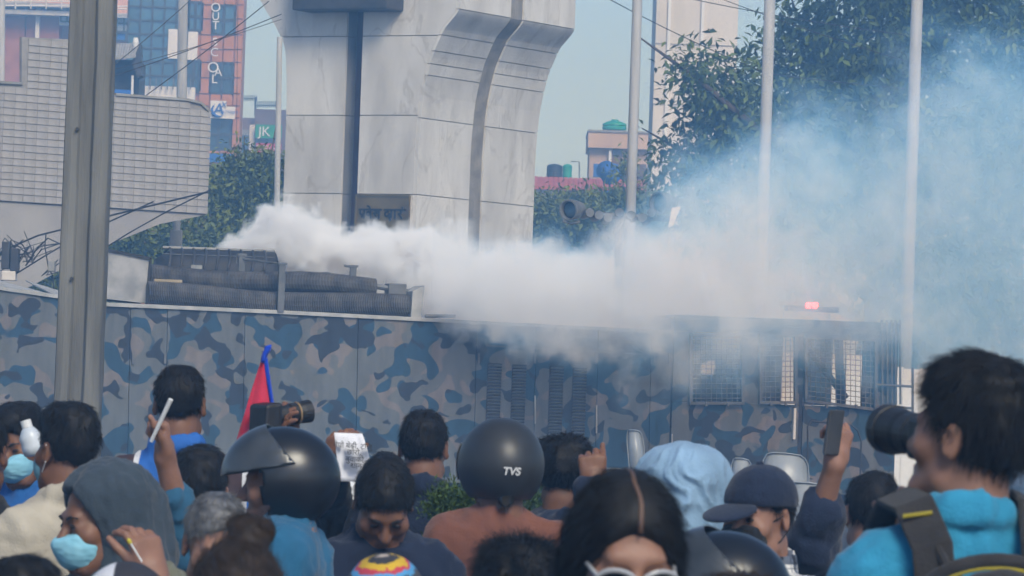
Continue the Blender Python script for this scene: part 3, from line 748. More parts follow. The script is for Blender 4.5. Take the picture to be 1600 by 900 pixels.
pts = [K(x, y)-tz*.01+tn*.045 for x, y in topline]
MB().slab(pts+[T(KX(1050), .045, ZB+.02), T(KX(-60), .045, ZB+.02)], tn*2.25).build('hull', m_dark, truck)
lip = MB()
for (a, ya), (b, yb) in zip(topline, topline[1:]):
    p = K(a, ya); q = K(b, yb); t = (q-p); Ln = t.length; t.normalize()
    lip.obox((p+q)/2+tn*.0+tz*.012, t*(Ln/2), tn*.025, tz*.02)
lip.build('roof_lip', m_lip, truck)
rp = MB()
for (a, ya), (b, yb) in zip(topline, topline[1:]):
    p = K(a, ya); q = K(b, yb); rp.slab([p+tn*.026+tz*.006, q+tn*.026+tz*.006, q+tn*2.25+tz*(.11 if a < 160 else .02), p+tn*2.25+tz*(.2 if a < 100 else .02)], tz*.012)
rp.build('roof_plate', m_lip, truck)
# seam line and rivets along the top
for xa, ya, xb, yb in ((760, 540, 1050, 556), (835, 522, 1050, 535)):
    p = K(xa, ya, -.006); q = K(xb, yb, -.006); t = (q-p); Ln = t.length; t.normalize()
    MB().obox((p+q)/2, t*Ln/2, tn*.006, tz*.008).build('trim_strip', m_rail, truck)
for px in (748, 836, 932, 1022, 1046, 208, 258):
    p = K(px, 560, -.012); MB().box((0,0,0),(0,0,0))
    MB().obox(p, tx*.012, tn*.01, tz*.055).build('hinge', m_rail, truck)
for px, py in ((836, 640), (932, 655), (1050, 700)):
    MB().tube([K(px, py-22, -.03), K(px, py, -.045), K(px, py+22, -.03)], .009, 6).build('door_handle', m_lip, truck)
# louvred vents
z_sl = .034
slat = MB().slab([(-.073, 0, -.011), (.073, 0, -.011), (.073, -.02, .006), (-.073, -.02, .006)], (0, -.002, .004)).mesh('vent_slat', pm('slat_paint', (.17,.18,.19), (.24,.25,.255), 8, rough=.6))
ya_t = math.atan2(tx.y, tx.x)
for px0, px1, py0, py1 in ((762, 784, 569, 668), (800, 823, 571, 670), (859, 881, 573, 690), (895, 917, 576, 700)):
    c0 = K((px0+px1)/2, py0); n_s = 24; hgt = n_s*z_sl
    v = MB().obox(c0-tz*hgt/2-tn*.001, tx*.08, tn*.003, tz*(hgt/2+.01)).build('vent', m_black, truck)
    for i in range(n_s):
        p = c0-tz*(i+.5)*z_sl-tn*.006
        mesh_obj('vent_slat', slat, v, p, (0, 0, ya_t), ((px1-px0)/22.5, 1, 1))
# cab with window openings, front section
cabx = [1051, 1078, 1161, 1187, 1244, 1258, 1372, 1402]
ztop = KZ(1200, 497); zwt = KZ(1200, 523); zwb = KZ(1200, 632); zb3 = KZ(1300, 640)
def panel(pa, pb, z0, z1, off=0.0, name='cab_panel', mat=None, th_=.035, shrink=.3):
    x0, x1 = KX(pa+shrink), KX(pb-shrink)
    return MB().slab([T(x0, off, z0), T(x1, off, z0), T(x1, off, z1), T(x0, off, z1)], tn*th_).build(name, mat or m_camo, truck)
for off in (0, 2.2):
    panel(1051, 1255, ZB, zwb, off); panel(1256, 1402, ZB, zwb, off)
    panel(1051, 1402, zwt+.004, ztop, off)
    for pa, pb in ((1051, 1078), (1161, 1187), (1244, 1258), (1347, 1402)): panel(pa, pb, zwb+.004, zwt, off)
panel(1187, 1244, zwb+.004, zwt, .5, 'bulkhead', m_dark); 
MB().slab([T(KX(1051), .04, ztop-.03), T(KX(1402), .04, ztop-.03), T(KX(1402), 2.2, ztop-.03), T(KX(1051), 2.2, ztop-.03)], tz*.03).build('cab_roof', m_lip, truck)
MB().slab([T(KX(1053), .04, ZB+.02), T(KX(1400), .04, ZB+.02), T(KX(1400), 2.19, ZB+.02), T(KX(1053), 2.19, ZB+.02)], tz*.3).build('cab_floor', m_dark, truck)
MB().slab([T(KX(1399), .04, ZB+.05), T(KX(1399), 2.2, ZB+.05), T(KX(1399), 2.2, zwb), T(KX(1399), .04, zwb)], tx*.03).build('cab_front', m_camo, truck)
MB().slab([T(KX(1052), .05, ZB+.05), T(KX(1052), 2.2, ZB+.05), T(KX(1052), 2.2, ztop-.04), T(KX(1052), .05, ztop-.04)], -tx*.03).build('cab_back', m_dark, truck)
for xx in (1098, 1130):      # seats and ragged sheet seen inside
    MB().obox(T(KX(xx)+.35, 1.2, 1.5), tx*.22, tn*.5, tz*.38).build('cab_seat', m_dark, truck, bevel=.06)
MB().slab([K(1102, 523, 1.9), K(1160, 523, 1.9), K(1160, 640, 1.9), K(1104, 640, 1.9), K(1112, 600, 1.9), K(1118, 570, 1.9)], tn*.01).build('torn_sheet', m_dark, truck)
MB().slab([K(1078, 523, 1.92), K(1120, 523, 1.92), K(1118, 562, 1.92), K(1098, 567, 1.92), K(1078, 566, 1.92)], tn*.01).build('torn_sheet', m_dark, truck)
MB().tube([K(1262, 545, .9), K(1322, 622, .9)], .04, 8).build('cab_strut', m_dark, truck)
MB().tube([K(1310, 522, .7), K(1314, 636, .7)], .05, 8).build('cab_strut', m_dark, truck)
def meshwin(pa, pb, ya, yb, slope=0, step=7.6):
    """window frame with a guard of crossed wires"""
    f = MB(); c = [K(pa, ya, -.03), K(pb, ya+slope*.4, -.03), K(pb, yb+slope, -.03), K(pa, yb, -.03)]
    for p, q in zip(c, c[1:]+c[:1]):
        t = q-p; Ln = t.length; t.normalize(); n_ = t.cross(tn).normalized(); f.obox((p+q)/2, t*(Ln/2+.014), n_*.016, tn*.028)
    fr = f.build('window', m_rail, truck)
    wv = MB()
    n_ = int((pb-pa)/step); m_ = int((yb-ya)/step)
    for i in range(1, n_):
        x = pa+(pb-pa)*i/n_; wv.tube([K(x, ya, -.04), K(x, yb+slope*i/n_, -.04)], .0042, 4, False)
    for j in range(1, m_):
        y = ya+(yb-ya)*j/m_; wv.tube([K(pa, y, -.046), K(pb, y+slope*(.4+.6*j/m_), -.046)], .0042, 4, False)
    tag(wv.build('wire_guard', m_mesh, fr), kind='stuff')
    for px in (pa+(pb-pa)*.3, pa+(pb-pa)*.72):
        MB().obox(K(px, yb+slope*.5+2, -.05), tx*.012, tn*.02, tz*.02).build('latch', m_rail, fr)
meshwin(1079, 1160, 523, 630); meshwin(1188, 1243, 524, 629); meshwin(1259, 1368, 526, 626, 14)
# cab door outline, handle and front guard bars
for pts in ([(1262, 740), (1262, 666), (1268, 658), (1330, 664), (1340, 672), (1346, 690), (1344, 745)],):
    MB().tube([K(x, y, -.004) for x, y in pts], .010, 6).build('door_seal', m_dark, truck)
MB().obox(K(1241, 662, -.03), tx*.013, tn*.02, tz*.17).build('grab_bar', m_white, truck)
MB().obox(K(1249, 690, -.002), tx*.02, tn*.003, tz*.55).build('door_gap', m_black, truck)
for px in (1378, 1386, 1393, 1399, 1406):
    MB().tube([K(px, 500, -.05), K(px+1, 632, -.05)], .013, 6).build('guard_bar', m_rail, truck)
for a in ([(1368, 601), (1426, 604)], [(1426, 575), (1426, 650)], [(1368, 601), (1368, 640)], [(1400, 636), (1426, 638)]):
    MB().tube([K(x, y, -.1) for x, y in a], .014, 6).build('mirror_arm', m_rail, truck)
MB().obox(K(1402, 662, -.1), tx*.11, tn*.05, tz*.07).build('side_mirror', m_lip, truck, bevel=.02)
# wheels
def wheel(x, y):
    c = T(x, y, .5)
    w_ = MB().lathe(c-tn*.14, [(.26,0),(.4,0),(.48,.03),(.5,.08),(.5,.2),(.48,.25),(.4,.28),(.26,.28)], 28, tn).build('wheel', m_black, truck, smooth=True)
    MB().lathe(c-tn*.13, [(.1,.02),(.24,0),(.27,.05),(.27,.2)], 20, tn).build('rim', m_rail, w_)
for x in (KX(120), KX(300), KX(1230)):
    for y in (.2, 2.0): wheel(x, y)
MB().slab([T(KX(-40), .3, .45), T(KX(1380), .3, .45), T(KX(1380), 2.0, .45), T(KX(-40), 2.0, .45)], tz*.17).build('chassis', m_dark, truck)
# roof: sloped metal locker, hoses, posts and end plate
c4 = [K(160, 389, .25), K(235, 404, .25), K(229, 474, .25), K(158, 466, .25)]
MB().slab(c4, tn*.8).build('roof_locker', m_galv, truck)
ed = MB()
for p, q in ((c4[0], c4[1]), (c4[1], c4[2])):
    t = q-p; Ln = t.length; t.normalize(); ed.obox((p+q)/2-tn*.004, t*(Ln/2+.01), t.cross(tn)*.013, tn*.02)
ed.build('locker_trim', m_black, truck)
def hose(a, b, r, off, sag=0):
    n = 150; pts = []; rs = []
    A = K(*a, off); B = K(*b, off)
    for i in range(n*2+1):
        f = i/(2*n); p = A.lerp(B, f); p = p+tz*(.02*math.sin(f*7+a[1])-sag*4*f*(1-f)); pts.append(p)
        rs.append(r*(1.0 if i % 2 else .93)*(1+.03*math.sin(f*11)))
    return MB().tube(pts, rs, 14).build('hose', m_hose, truck)
hose((234, 430), (586, 450), .115, .30)
hose((230, 460), (646, 481), .125, .16)
for px, y0, y1, off in ((378, 398, 424, .5), (441, 412, 488, -.02), (552, 416, 440, .3)):
    p0 = K(px, y0, off); p1 = K(px-(3 if y1 > 450 else 1), y1, off)
    MB().obox((p0+p1)/2, tx*.034, tn*.02, (p0-p1)/2).build('rack_post', m_rail, truck)
    MB().obox(p0, tx*.05, tn*.03, tz*.012).build('post_cap', m_rail, truck)
MB().tube([K(378, 404, .5), K(441, 413, .0)], .013, 6).build('rack_rail', m_rail, truck)
MB().tube([K(376, 409, .5), K(369, 412, .5), K(371, 396, .5), K(378, 403, .5)], .010, 6).build('rack_handle', m_rail, truck)
MB().tube([K(538, 415, .3), K(556, 418, .3)], .013, 6).build('rack_rail', m_rail, truck)
MB().slab([K(645, 455, .02), K(664, 446, .02), K(658, 498, .02), K(642, 497, .02)], tn*.5).build('end_plate', m_lip, truck)
MB().obox(K(618, 452, .35), tx*.1, tn*.1, tz*.06).build('valve_box', m_rail, truck, bevel=.01)
MB().tube([K(585, 447, .3), K(640, 456, .3), K(652, 462, .3)], .03, 8).build('pipe', m_rail, truck)
MB().tube([K(664, 494, .2), K(712, 494, .2)], .02, 8).build('roof_bolt', m_rail, truck)
MB().obox(K(262, 441, .2), tx*.15, tn*.03, tz*.03).build('roof_strap', pm('tan_canvas', (.3,.25,.17), (.38,.32,.23), 6), truck)
# ribbed black bonnet cover behind the hoses
cv = thing('ribbed_cover', K(325, 420, 1.2), 'black ribbed curved cover lying on the truck roof behind the hoses', 'cover')
A = K(250, 424, 1.2); dxp = (K(436, 430, 1.2)-A); cr, ch = .30, .26
def arch(f, a_, k_=1.0): return A+dxp*f+tn*(cr-cr*k_*math.cos(a_))+tz*(ch*k_*math.sin(a_))
nf, na = 16, 12; vs = []
for i in range(nf+1):
    f = i/nf; k_ = min(1, .55+f*3.2) if f < .15 else 1.0
    vs += [arch(f, math.pi*j/na, k_) for j in range(na+1)]
MB().add(vs, [(i*(na+1)+j, i*(na+1)+j+1, (i+1)*(na+1)+j+1, (i+1)*(na+1)+j) for i in range(nf) for j in range(na)]+[tuple(range(na+1)), tuple(range(nf*(na+1), (nf+1)*(na+1)))]).build('cover_sheet', m_black, cv, smooth=True)
for i in range(9):
    f0 = .06+i*.1
    MB().tube([arch(f0+.05*math.sin(a_), a_, 1.02) for a_ in np.linspace(.05, 2.2, 9)], .016, 6).build('cover_rib', m_dark, cv, smooth=True)
for zf in (.8,):
    MB().tube([arch(f, zf, 1.03) for f in np.linspace(.03, .97, 6)], .006, 6).build('cover_strap', m_rail, cv)
MB().tube([arch(f, math.pi*.45, 1.04) for f in np.linspace(.05, 1, 6)], .015, 6).build('top_rail', m_conc, cv)
MB().obox(A+dxp*.3+tz*.03-tn*.02, tx*.06, tn*.01, tz*.05).build('plate', m_conc, cv)
# roof light bar with red lamps (in the smoke above the cab)
lbar = MB().obox(K(1268, 483, .5), tx*.3, tn*.06, tz*.03).build('light_bar', m_dark, truck)
m_redlamp = pm('red_lamp', (.6,.02,.03), rough=.3, emit=((1, .05, .06), 9))
for px in (1263.5, 1273.5):
    MB().lathe(K(px, 478, .4), [(.0,-.03),(.026,-.02),(.034,.0),(.03,.03),(0,.04)], 12).build('red_lamp', m_redlamp, lbar)
# searchlight mast behind the roof
ms = thing('searchlight_rack', K(965, 515, 1.6), 'dark rack of searchlights and launcher tubes above the truck roof', 'searchlight rack')
MB().tube([K(965, 520, 1.6), K(968, 340, 1.6)], .05, 8).build('mast', m_rail, ms)
MB().tube([K(890, 334, 1.6), K(1050, 342, 1.6)], .035, 8).build('cross_bar', m_rail, ms)
for px, py, ax, r_ in ((893, 328, (.7, 1, .1), .115), (1034, 318, (.9, 1, .05), .125)):
    c = K(px, py, 1.5); axv = Vector(ax).normalized()
    h = MB().lathe(c, [(.06,.2),(r_*.8,.14),(r_,.02),(r_*1.04,-.05),(r_*1.04,-.07),(r_*.9,-.07),(r_*.8,-.01),(.03,.03)], 22, axv).build('searchlight', m_rail, ms, smooth=False)
    MB().lathe(c, [(r_*.82,-.02),(r_*.6,-.035),(0.0,-.045)], 20, axv).build('lens', m_dglass, h, smooth=True)
    MB().tube([c-tz*r_*1.1-tx*.1, c-tz*r_*1.3, c-tz*r_*1.1+tx*.1], .018, 6).build('yoke', m_rail, h)
for i, px in enumerate((922, 936, 950, 968, 986, 1004, 1018)):
    c = K(px, 332+(i % 3)*4, 1.4)
    MB().lathe(c, [(.0,.0),(.05,0),(.055,.05),(.05,.25),(.03,.26)], 12, (-.3+.1*i, 1, -.1)).build('launcher_tube', m_rail, ms, smooth=False)
MB().slab([K(1050, 325, 1.3), K(1064, 322, 1.3), K(1052, 352, 1.3), K(1044, 356, 1.3)], tn*.03).build('bracket', m_white, ms)
# ================================================================== PEOPLE: implicit surfaces sampled on a graded grid
def axis(lo, hi, coarse, fine):
    """graded coordinates: fine = [(lo, hi, step)]"""
    v = [lo]
    while v[-1] < hi:
        x = v[-1]; st = coarse
        for a, b, s in fine:
            if a-1e-6 <= x <= b: st = min(st, s)
            elif x < a and x+st > a: st = max(min(st, a-x), .004)
        v.append(x+st)
    return np.array(v)
class Field:
    def __init__(s, xs, ys, zs):
        s.a = [xs, ys, zs]; s.F = np.full((len(xs), len(ys), len(zs)), 1.0, np.float32)
    def sub(s, lo, hi):
        sl = [slice(max(0, np.searchsorted(ax, l)-1), np.searchsorted(ax, h)+1) for ax, l, h in zip(s.a, lo, hi)]
        X, Y, Z = np.meshgrid(*[ax[q] for ax, q in zip(s.a, sl)], indexing='ij'); return tuple(sl), X, Y, Z
    def comb(s, sl, d, k, op):
        F = s.F[sl]
        if F.size == 0: return
        if op == 'u':
            h = np.maximum(k-np.abs(F-d), 0)/k if k > 0 else 0; s.F[sl] = np.minimum(F, d)-(h*h*k*.25 if k > 0 else 0)
        else:
            d = -d; h = np.maximum(k-np.abs(F-d), 0)/k if k > 0 else 0; s.F[sl] = np.maximum(F, d)+(h*h*k*.25 if k > 0 else 0)
    def prim(s, p):
        if p[0] == 'c':
            _, a, b, ra, rb, k, op = p; a = np.array(a); b = np.array(b); m = max(ra, rb)+max(k, .03)+.02
            sl, X, Y, Z = s.sub(np.minimum(a, b)-m, np.maximum(a, b)+m); ba = b-a; L = max(ba.dot(ba), 1e-9)
            t = np.clip(((X-a[0])*ba[0]+(Y-a[1])*ba[1]+(Z-a[2])*ba[2])/L, 0, 1)
            d = np.sqrt((X-a[0]-t*ba[0])**2+(Y-a[1]-t*ba[1])**2+(Z-a[2]-t*ba[2])**2)-(ra+t*(rb-ra))
        elif p[0] == 'e':
            _, c, r, Rm, k, op = p; c = np.array(c); m = max(r)+max(k, .03)+.02
            sl, X, Y, Z = s.sub(c-m, c+m); X = X-c[0]; Y = Y-c[1]; Z = Z-c[2]
            x = X*Rm[0][0]+Y*Rm[1][0]+Z*Rm[2][0]; y = X*Rm[0][1]+Y*Rm[1][1]+Z*Rm[2][1]; z = X*Rm[0][2]+Y*Rm[1][2]+Z*Rm[2][2]
            k0 = np.sqrt((x/r[0])**2+(y/r[1])**2+(z/r[2])**2); k1 = np.sqrt((x/r[0]**2)**2+(y/r[1]**2)**2+(z/r[2]**2)**2)+1e-9
            d = k0*(k0-1)/k1
        else:   # half space, removed side is where n.(p-c) > 0
            _, c, n, k, op = p; X, Y, Z = np.meshgrid(*s.a, indexing='ij'); sl = (slice(None),)*3
            d = -((X-c[0])*n[0]+(Y-c[1])*n[1]+(Z-c[2])*n[2]); op = 's'
        s.comb(sl, d.astype(np.float32), k, op)
    def mesh(s):
        F = s.F; xs, ys, zs = s.a; sg = F < 0
        nx, ny, nz = F.shape; cs = [(i, j, k) for i in (0, 1) for j in (0, 1) for k in (0, 1)]
        cnt = sum(sg[i:nx-1+i, j:ny-1+j, k:nz-1+k].astype(np.int8) for i, j, k in cs)
        I, J, Kk = np.nonzero((cnt > 0) & (cnt < 8)); idx = np.full(cnt.shape, -1, np.int64); idx[I, J, Kk] = np.arange(len(I))
        V = [F[I+i, J+j, Kk+k] for i, j, k in cs]; Pp = [np.stack([xs[I+i], ys[J+j], zs[Kk+k]], 1) for i, j, k in cs]
        acc = np.zeros((len(I), 3)); n = np.zeros(len(I))
        for a in range(8):
            for b in range(a+1, 8):
                if sum(abs(p-q) for p, q in zip(cs[a], cs[b])) != 1: continue
                m = (V[a] < 0) != (V[b] < 0); t = np.where(m, V[a]/(V[a]-V[b]+1e-12), 0)
                acc += np.where(m[:, None], Pp[a]+t[:, None]*(Pp[b]-Pp[a]), 0); n += m
        verts = acc/np.maximum(n, 1)[:, None]; faces = []
        for ax in range(3):
            o = [0, 0, 0]; o[ax] = 1
            A = sg[:nx-o[0], :ny-o[1], :nz-o[2]]; B = sg[o[0]:, o[1]:, o[2]:]; e = np.nonzero(A != B)
            u, v = [(1, 2), (2, 0), (0, 1)][ax]; e = np.stack(e, 1); ok = (e[:, u] > 0) & (e[:, v] > 0)
            lim = np.array(cnt.shape); ok &= (e[:, u] < lim[u]) & (e[:, v] < lim[v]); e = e[ok]
            du = np.zeros(3, int); du[u] = 1; dv = np.zeros(3, int); dv[v] = 1
            q = [idx[tuple((e-du-dv).T)], idx[tuple((e-dv).T)], idx[tuple(e.T)], idx[tuple((e-du).T)]]
            f = np.stack(q, 1); fl = ~A[tuple(e.T)]; f[fl] = f[fl][:, ::-1]; faces.append(f)
        return verts, np.concatenate(faces)
def vnoise(p, sc, seed=0):
    """smooth lattice noise in -1..1"""
    q = p*sc+seed*17.3; i = np.floor(q).astype(np.int64); f = q-i; f = f*f*(3-2*f)
    def h(a, b, c): 
        x = (a*73856093) ^ (b*19349663) ^ (c*83492791); x = (x ^ (x >> 13))*1274126177 & 0x7fffffff; return (x % 20011)/10005.5-1
    r = 0
    for a in (0, 1):
        for b in (0, 1):
            for c in (0, 1):
                w_ = (f[:, 0] if a else 1-f[:, 0])*(f[:, 1] if b else 1-f[:, 1])*(f[:, 2] if c else 1-f[:, 2])
                r = r+w_*h(i[:, 0]+a, i[:, 1]+b, i[:, 2]+c)
    return r
def np_mesh(name, V, F, mat, parent, smooth=True):
    me = bpy.data.meshes.new(name); k = F.shape[1]
    me.vertices.add(len(V)); me.vertices.foreach_set('co', V.astype(np.float32).ravel())
    me.loops.add(F.size); me.loops.foreach_set('vertex_index', F.ravel().astype(np.int32))
    me.polygons.add(len(F)); me.polygons.foreach_set('loop_start', (np.arange(len(F))*k).astype(np.int32))
    me.update(); me.validate()
    me.polygons.foreach_set('use_smooth', [smooth]*len(me.polygons))
    for m in (mat if isinstance(mat, (list, tuple)) else [mat]): me.materials.append(m)
    o = bpy.data.objects.new(name, me); COL.objects.link(o)
    if parent: o.parent = parent; ORG[o.name] = org(parent)
    return o
def normals(V, F):
    n = np.cross(V[F[:, 1]]-V[F[:, 0]], V[F[:, 2]]-V[F[:, 0]]); N_ = np.zeros_like(V)
    for i in range(F.shape[1]): np.add.at(N_, F[:, i], n)
    return N_/(np.linalg.norm(N_, axis=1)[:, None]+1e-12)
I3 = np.eye(3)
def rotz(a): c, s_ = math.cos(a), math.sin(a); return np.array([[c, -s_, 0], [s_, c, 0], [0, 0, 1]])
def rotx(a): c, s_ = math.cos(a), math.sin(a); return np.array([[1, 0, 0], [0, c, -s_], [0, s_, c]])
def roty(a): c, s_ = math.cos(a), math.sin(a); return np.array([[c, 0, s_], [0, 1, 0], [-s_, 0, c]])
def xf(prims, Rm, t, s=1.0):
    out = []
    for p in prims:
        if p[0] == 'c': out.append(('c', Rm@(np.array(p[1])*s)+t, Rm@(np.array(p[2])*s)+t, p[3]*s, p[4]*s, p[5], p[6]))
        elif p[0] == 'e': out.append(('e', Rm@(np.array(p[1])*s)+t, tuple(x*s for x in p[2]), Rm@p[3], p[4], p[5]))
        else: out.append(('h', Rm@(np.array(p[1])*s)+t, Rm@np.array(p[2]), p[3], p[4]))
    return out
def mirror(fn): return [fn(-1), fn(1)]
def cone(a, b, ra, rb, k=.02, op='u'): return ('c', a, b, ra, rb, k, op)
def ell(c, r, k=.02, op='u', Rm=I3): return ('e', c, r, Rm, k, op)
def half(c, n, k=.01): n = np.array(n, float); return ('h', c, n/np.linalg.norm(n), k, 's')
HEAD = [ell((0,.014,.035), (.075,.095,.085)), ell((0,-.028,-.038), (.061,.066,.08), .03), cone((-.02,-.076,-.098), (.02,-.076,-.098), .02, .02, .03),
        cone((0,-.09,.012), (0,-.115,-.026), .009, .014, .012), cone((-.013,-.104,-.03), (.013,-.104,-.03), .009, .009, .008),
        cone((-.034,-.08,.026), (.034,-.08,.026), .013, .013, .02)]
for s_ in (-1, 1):
    HEAD += [ell((.033*s_,-.1,.006), (.018,.014,.011), .012, 's'), ell((.032*s_,-.081,.006), (.014,.012,.011), .004), ell((.046*s_,-.062,-.022), (.025,.025,.024), .025),
             cone((.05*s_,-.02,-.075), (.025*s_,-.07,-.1), .018, .018, .03),
             ell((.079*s_,.012,-.004), (.010,.02,.033), .006, 'u', rotz(s_*.45)), ell((.089*s_,.004,.0), (.007,.012,.02), .004, 's', rotz(s_*.45))]
HEAD += [cone((-.02,-.09,-.062), (.02,-.09,-.062), .008, .008, .006), cone((-.016,-.088,-.075), (.016,-.088,-.075), .009, .009, .006)]
NECK = [cone((0,.018,-.06), (0,.03,-.19), .054, .062, .03)]
def arm_prims(sh, el_, wr, e=0.0, sl=1.0):
    sh, el_, wr = map(np.array, (sh, el_, wr)); w2 = el_+(wr-el_)*sl
    return [cone(sh, el_, .052+e, .040+e*1.0, .04), cone(el_, w2, .041+e, (.041+(.028-.041)*sl)+e, .02)]
def hand_prims(wr, d, n, th, curl=(.35,.5,.4), spread=.03, thumb=None, sc=1.0):
    """wr wrist; d finger direction; n palm normal; th = +1/-1 side on which the thumb leaves the palm"""
    wr, d, n = (np.array(v, float) for v in (wr, d, n)); d /= np.linalg.norm(d); n = n-d*n.dot(d); n /= np.linalg.norm(n); s = np.cross(d, n)
    out = [cone(wr, wr+d*.03, .026*sc, .028*sc, .015)]
    for i, L in enumerate((.072, .08, .074, .058)):
        u = (1.5-i)*th; kn = wr+d*(.09-.004*abs(i-1))*sc+s*u*.021*sc
        out.append(cone(wr+s*u*.013*sc+d*.012, kn, .0155*sc, .0125*sc, .012))
        a = 0; p = kn; dd = d+s*u*spread
        for f, c_, r0, r1 in ((.45, curl[0], .0102, .0092), (.31, curl[1], .0092, .0084), (.24, curl[2], .0084, .0072)):
            a += c_*(1+.12*i); q = p+(dd*math.cos(a)+n*math.sin(a))*L*f*sc; out.append(cone(p, q, r0*sc, r1*sc, .003)); p = q
    t0 = wr+d*.02*sc+s*th*.024*sc; tv = (thumb if thumb is not None else (.75, .6, .35)); tv = s*th*tv[0]+d*tv[1]+n*tv[2]; tv /= np.linalg.norm(tv)
    t1 = t0+tv*.045*sc; t2 = t1+(tv*.8+d*.35+n*.25)*.033*sc; t3 = t2+(tv*.5+d*.6+n*.3)*.026*sc
    return out+[cone(t0, t1, .016*sc, .012*sc, .012), cone(t1, t2, .0115*sc, .0105*sc, .004), cone(t2, t3, .0105*sc, .008*sc, .003)]
TORSO = [ell((0,.0,1.18), (.165,.112,.21)), cone((-.15,.008,1.318), (.15,.008,1.318), .056, .056, .05), ell((0,0,1.02), (.15,.108,.18), .05), ell((0,.0,.91), (.16,.115,.13), .05),
         cone((0,.022,1.402), (-.12,.012,1.338), .036, .048, .04), cone((0,.022,1.402), (.12,.012,1.338), .036, .048, .04)]
LEGS = []
for s_ in (-1, 1):
    LEGS += [cone((.085*s_,0,.88), (.095*s_,0,.48), .085, .056, .05), cone((.095*s_,0,.48), (.1*s_,.01,.1), .056, .04, .03)]
FEET = [cone((.1*s_,.03,.05), (.12*s_,-.13,.035), .045, .036, .03) for s_ in (-1, 1)]
def skin_mat(n, c):
    m = pm(n, c, tuple(x*1.25 for x in c), 14, 5, rough=.5, spec=.35, bump=.06, bscale=120)
    m.node_tree.nodes['Principled BSDF'].inputs['Subsurface Weight'].default_value = .08
    m.node_tree.nodes['Principled BSDF'].inputs['Subsurface Radius'].default_value = (.012, .005, .003)
    return m
SK = [skin_mat('skin_warm', (.17,.082,.05)), skin_mat('skin_light', (.24,.125,.085)), skin_mat('skin_deep', (.12,.06,.038))]
m_hair = pm('black_hair', (.007,.007,.008), (.016,.015,.015), 30, 3, rough=.6, spec=.22)
m_hairb = pm('brown_hair', (.02,.014,.011), (.04,.027,.02), 30, 3, rough=.65, spec=.2)
m_hairg = pm('grey_hair', (.06,.06,.062), (.16,.16,.165), 40, 3, rough=.5)
m_eye = pm('eye', (.03,.02,.018), rough=.15); m_lip_ = pm('brow_hair', (.012,.01,.01), rough=.7)
def fabric(n, c, f=1.35, **kw):
    return pm(n, c, tuple(min(1, x*f) for x in c), kw.pop('scale', 7), 5, rough=.9, spec=.15, bump=.22, bscale=kw.pop('bscale', 160), sheen=.15, **kw)
FB = {k: fabric('cloth_'+k, c) for k, c in dict(black=(.014,.015,.018), navy=(.014,.02,.04), cream=(.4,.36,.29), slate=(.04,.055,.072), blue=(.02,.1,.3), denim=(.025,.09,.16), teal=(.02,.1,.19), rust=(.15,.062,.042), cyan=(.03,.22,.36), olive=(.12,.12,.085), sky=(.2,.31,.43), grey=(.2,.2,.2), white=(.6,.6,.6), jeans=(.03,.045,.08)).items()}
def strands(name, V, Nn, n, length, flow, lift, rad, mat, parent, seed, curl=0.0, k=5):
    rg = np.random.default_rng(seed); i = rg.integers(0, len(V), n); p = V[i]+rg.normal(size=(n, 3))*.002; nn = Nn[i]
    d = flow[i]*(1-lift)+nn*lift+rg.normal(size=(n, 3))*.16; d /= np.linalg.norm(d, axis=1)[:, None]
    L = length*rg.uniform(.55, 1.25, n); pts = np.zeros((n, k, 3)); cur = p-nn*.004
    ph = rg.uniform(0, 6.28, n); b = np.cross(d, nn)
    for j in range(k):
        f = j/(k-1); q = cur+d*(L*f)[:, None]+np.array([0, 0, -1.0])*(L*f*f*.22)[:, None]
        if curl: q = q+(nn*np.sin(ph+f*7)[:, None]+b*np.cos(ph+f*7)[:, None])*curl*f
        pts[:, j] = q
    c = bpy.data.hair_curves.new(name); c.add_curves([k]*n)
    c.attributes['position'].data.foreach_set('vector', pts.astype(np.float32).ravel())
    r_ = c.attributes.get('radius') or c.attributes.new('radius', 'FLOAT', 'POINT')
    r_.data.foreach_set('value', np.tile(np.linspace(1, .25, k)*rad, n).astype(np.float32))
    c.materials.append(mat); o = bpy.data.objects.new(name, c); COL.objects.link(o); o.parent = parent; ORG[o.name] = org(parent)
    return tag(o, kind='stuff')
GRP = 'people in the crowd'
PEOPLE = {}
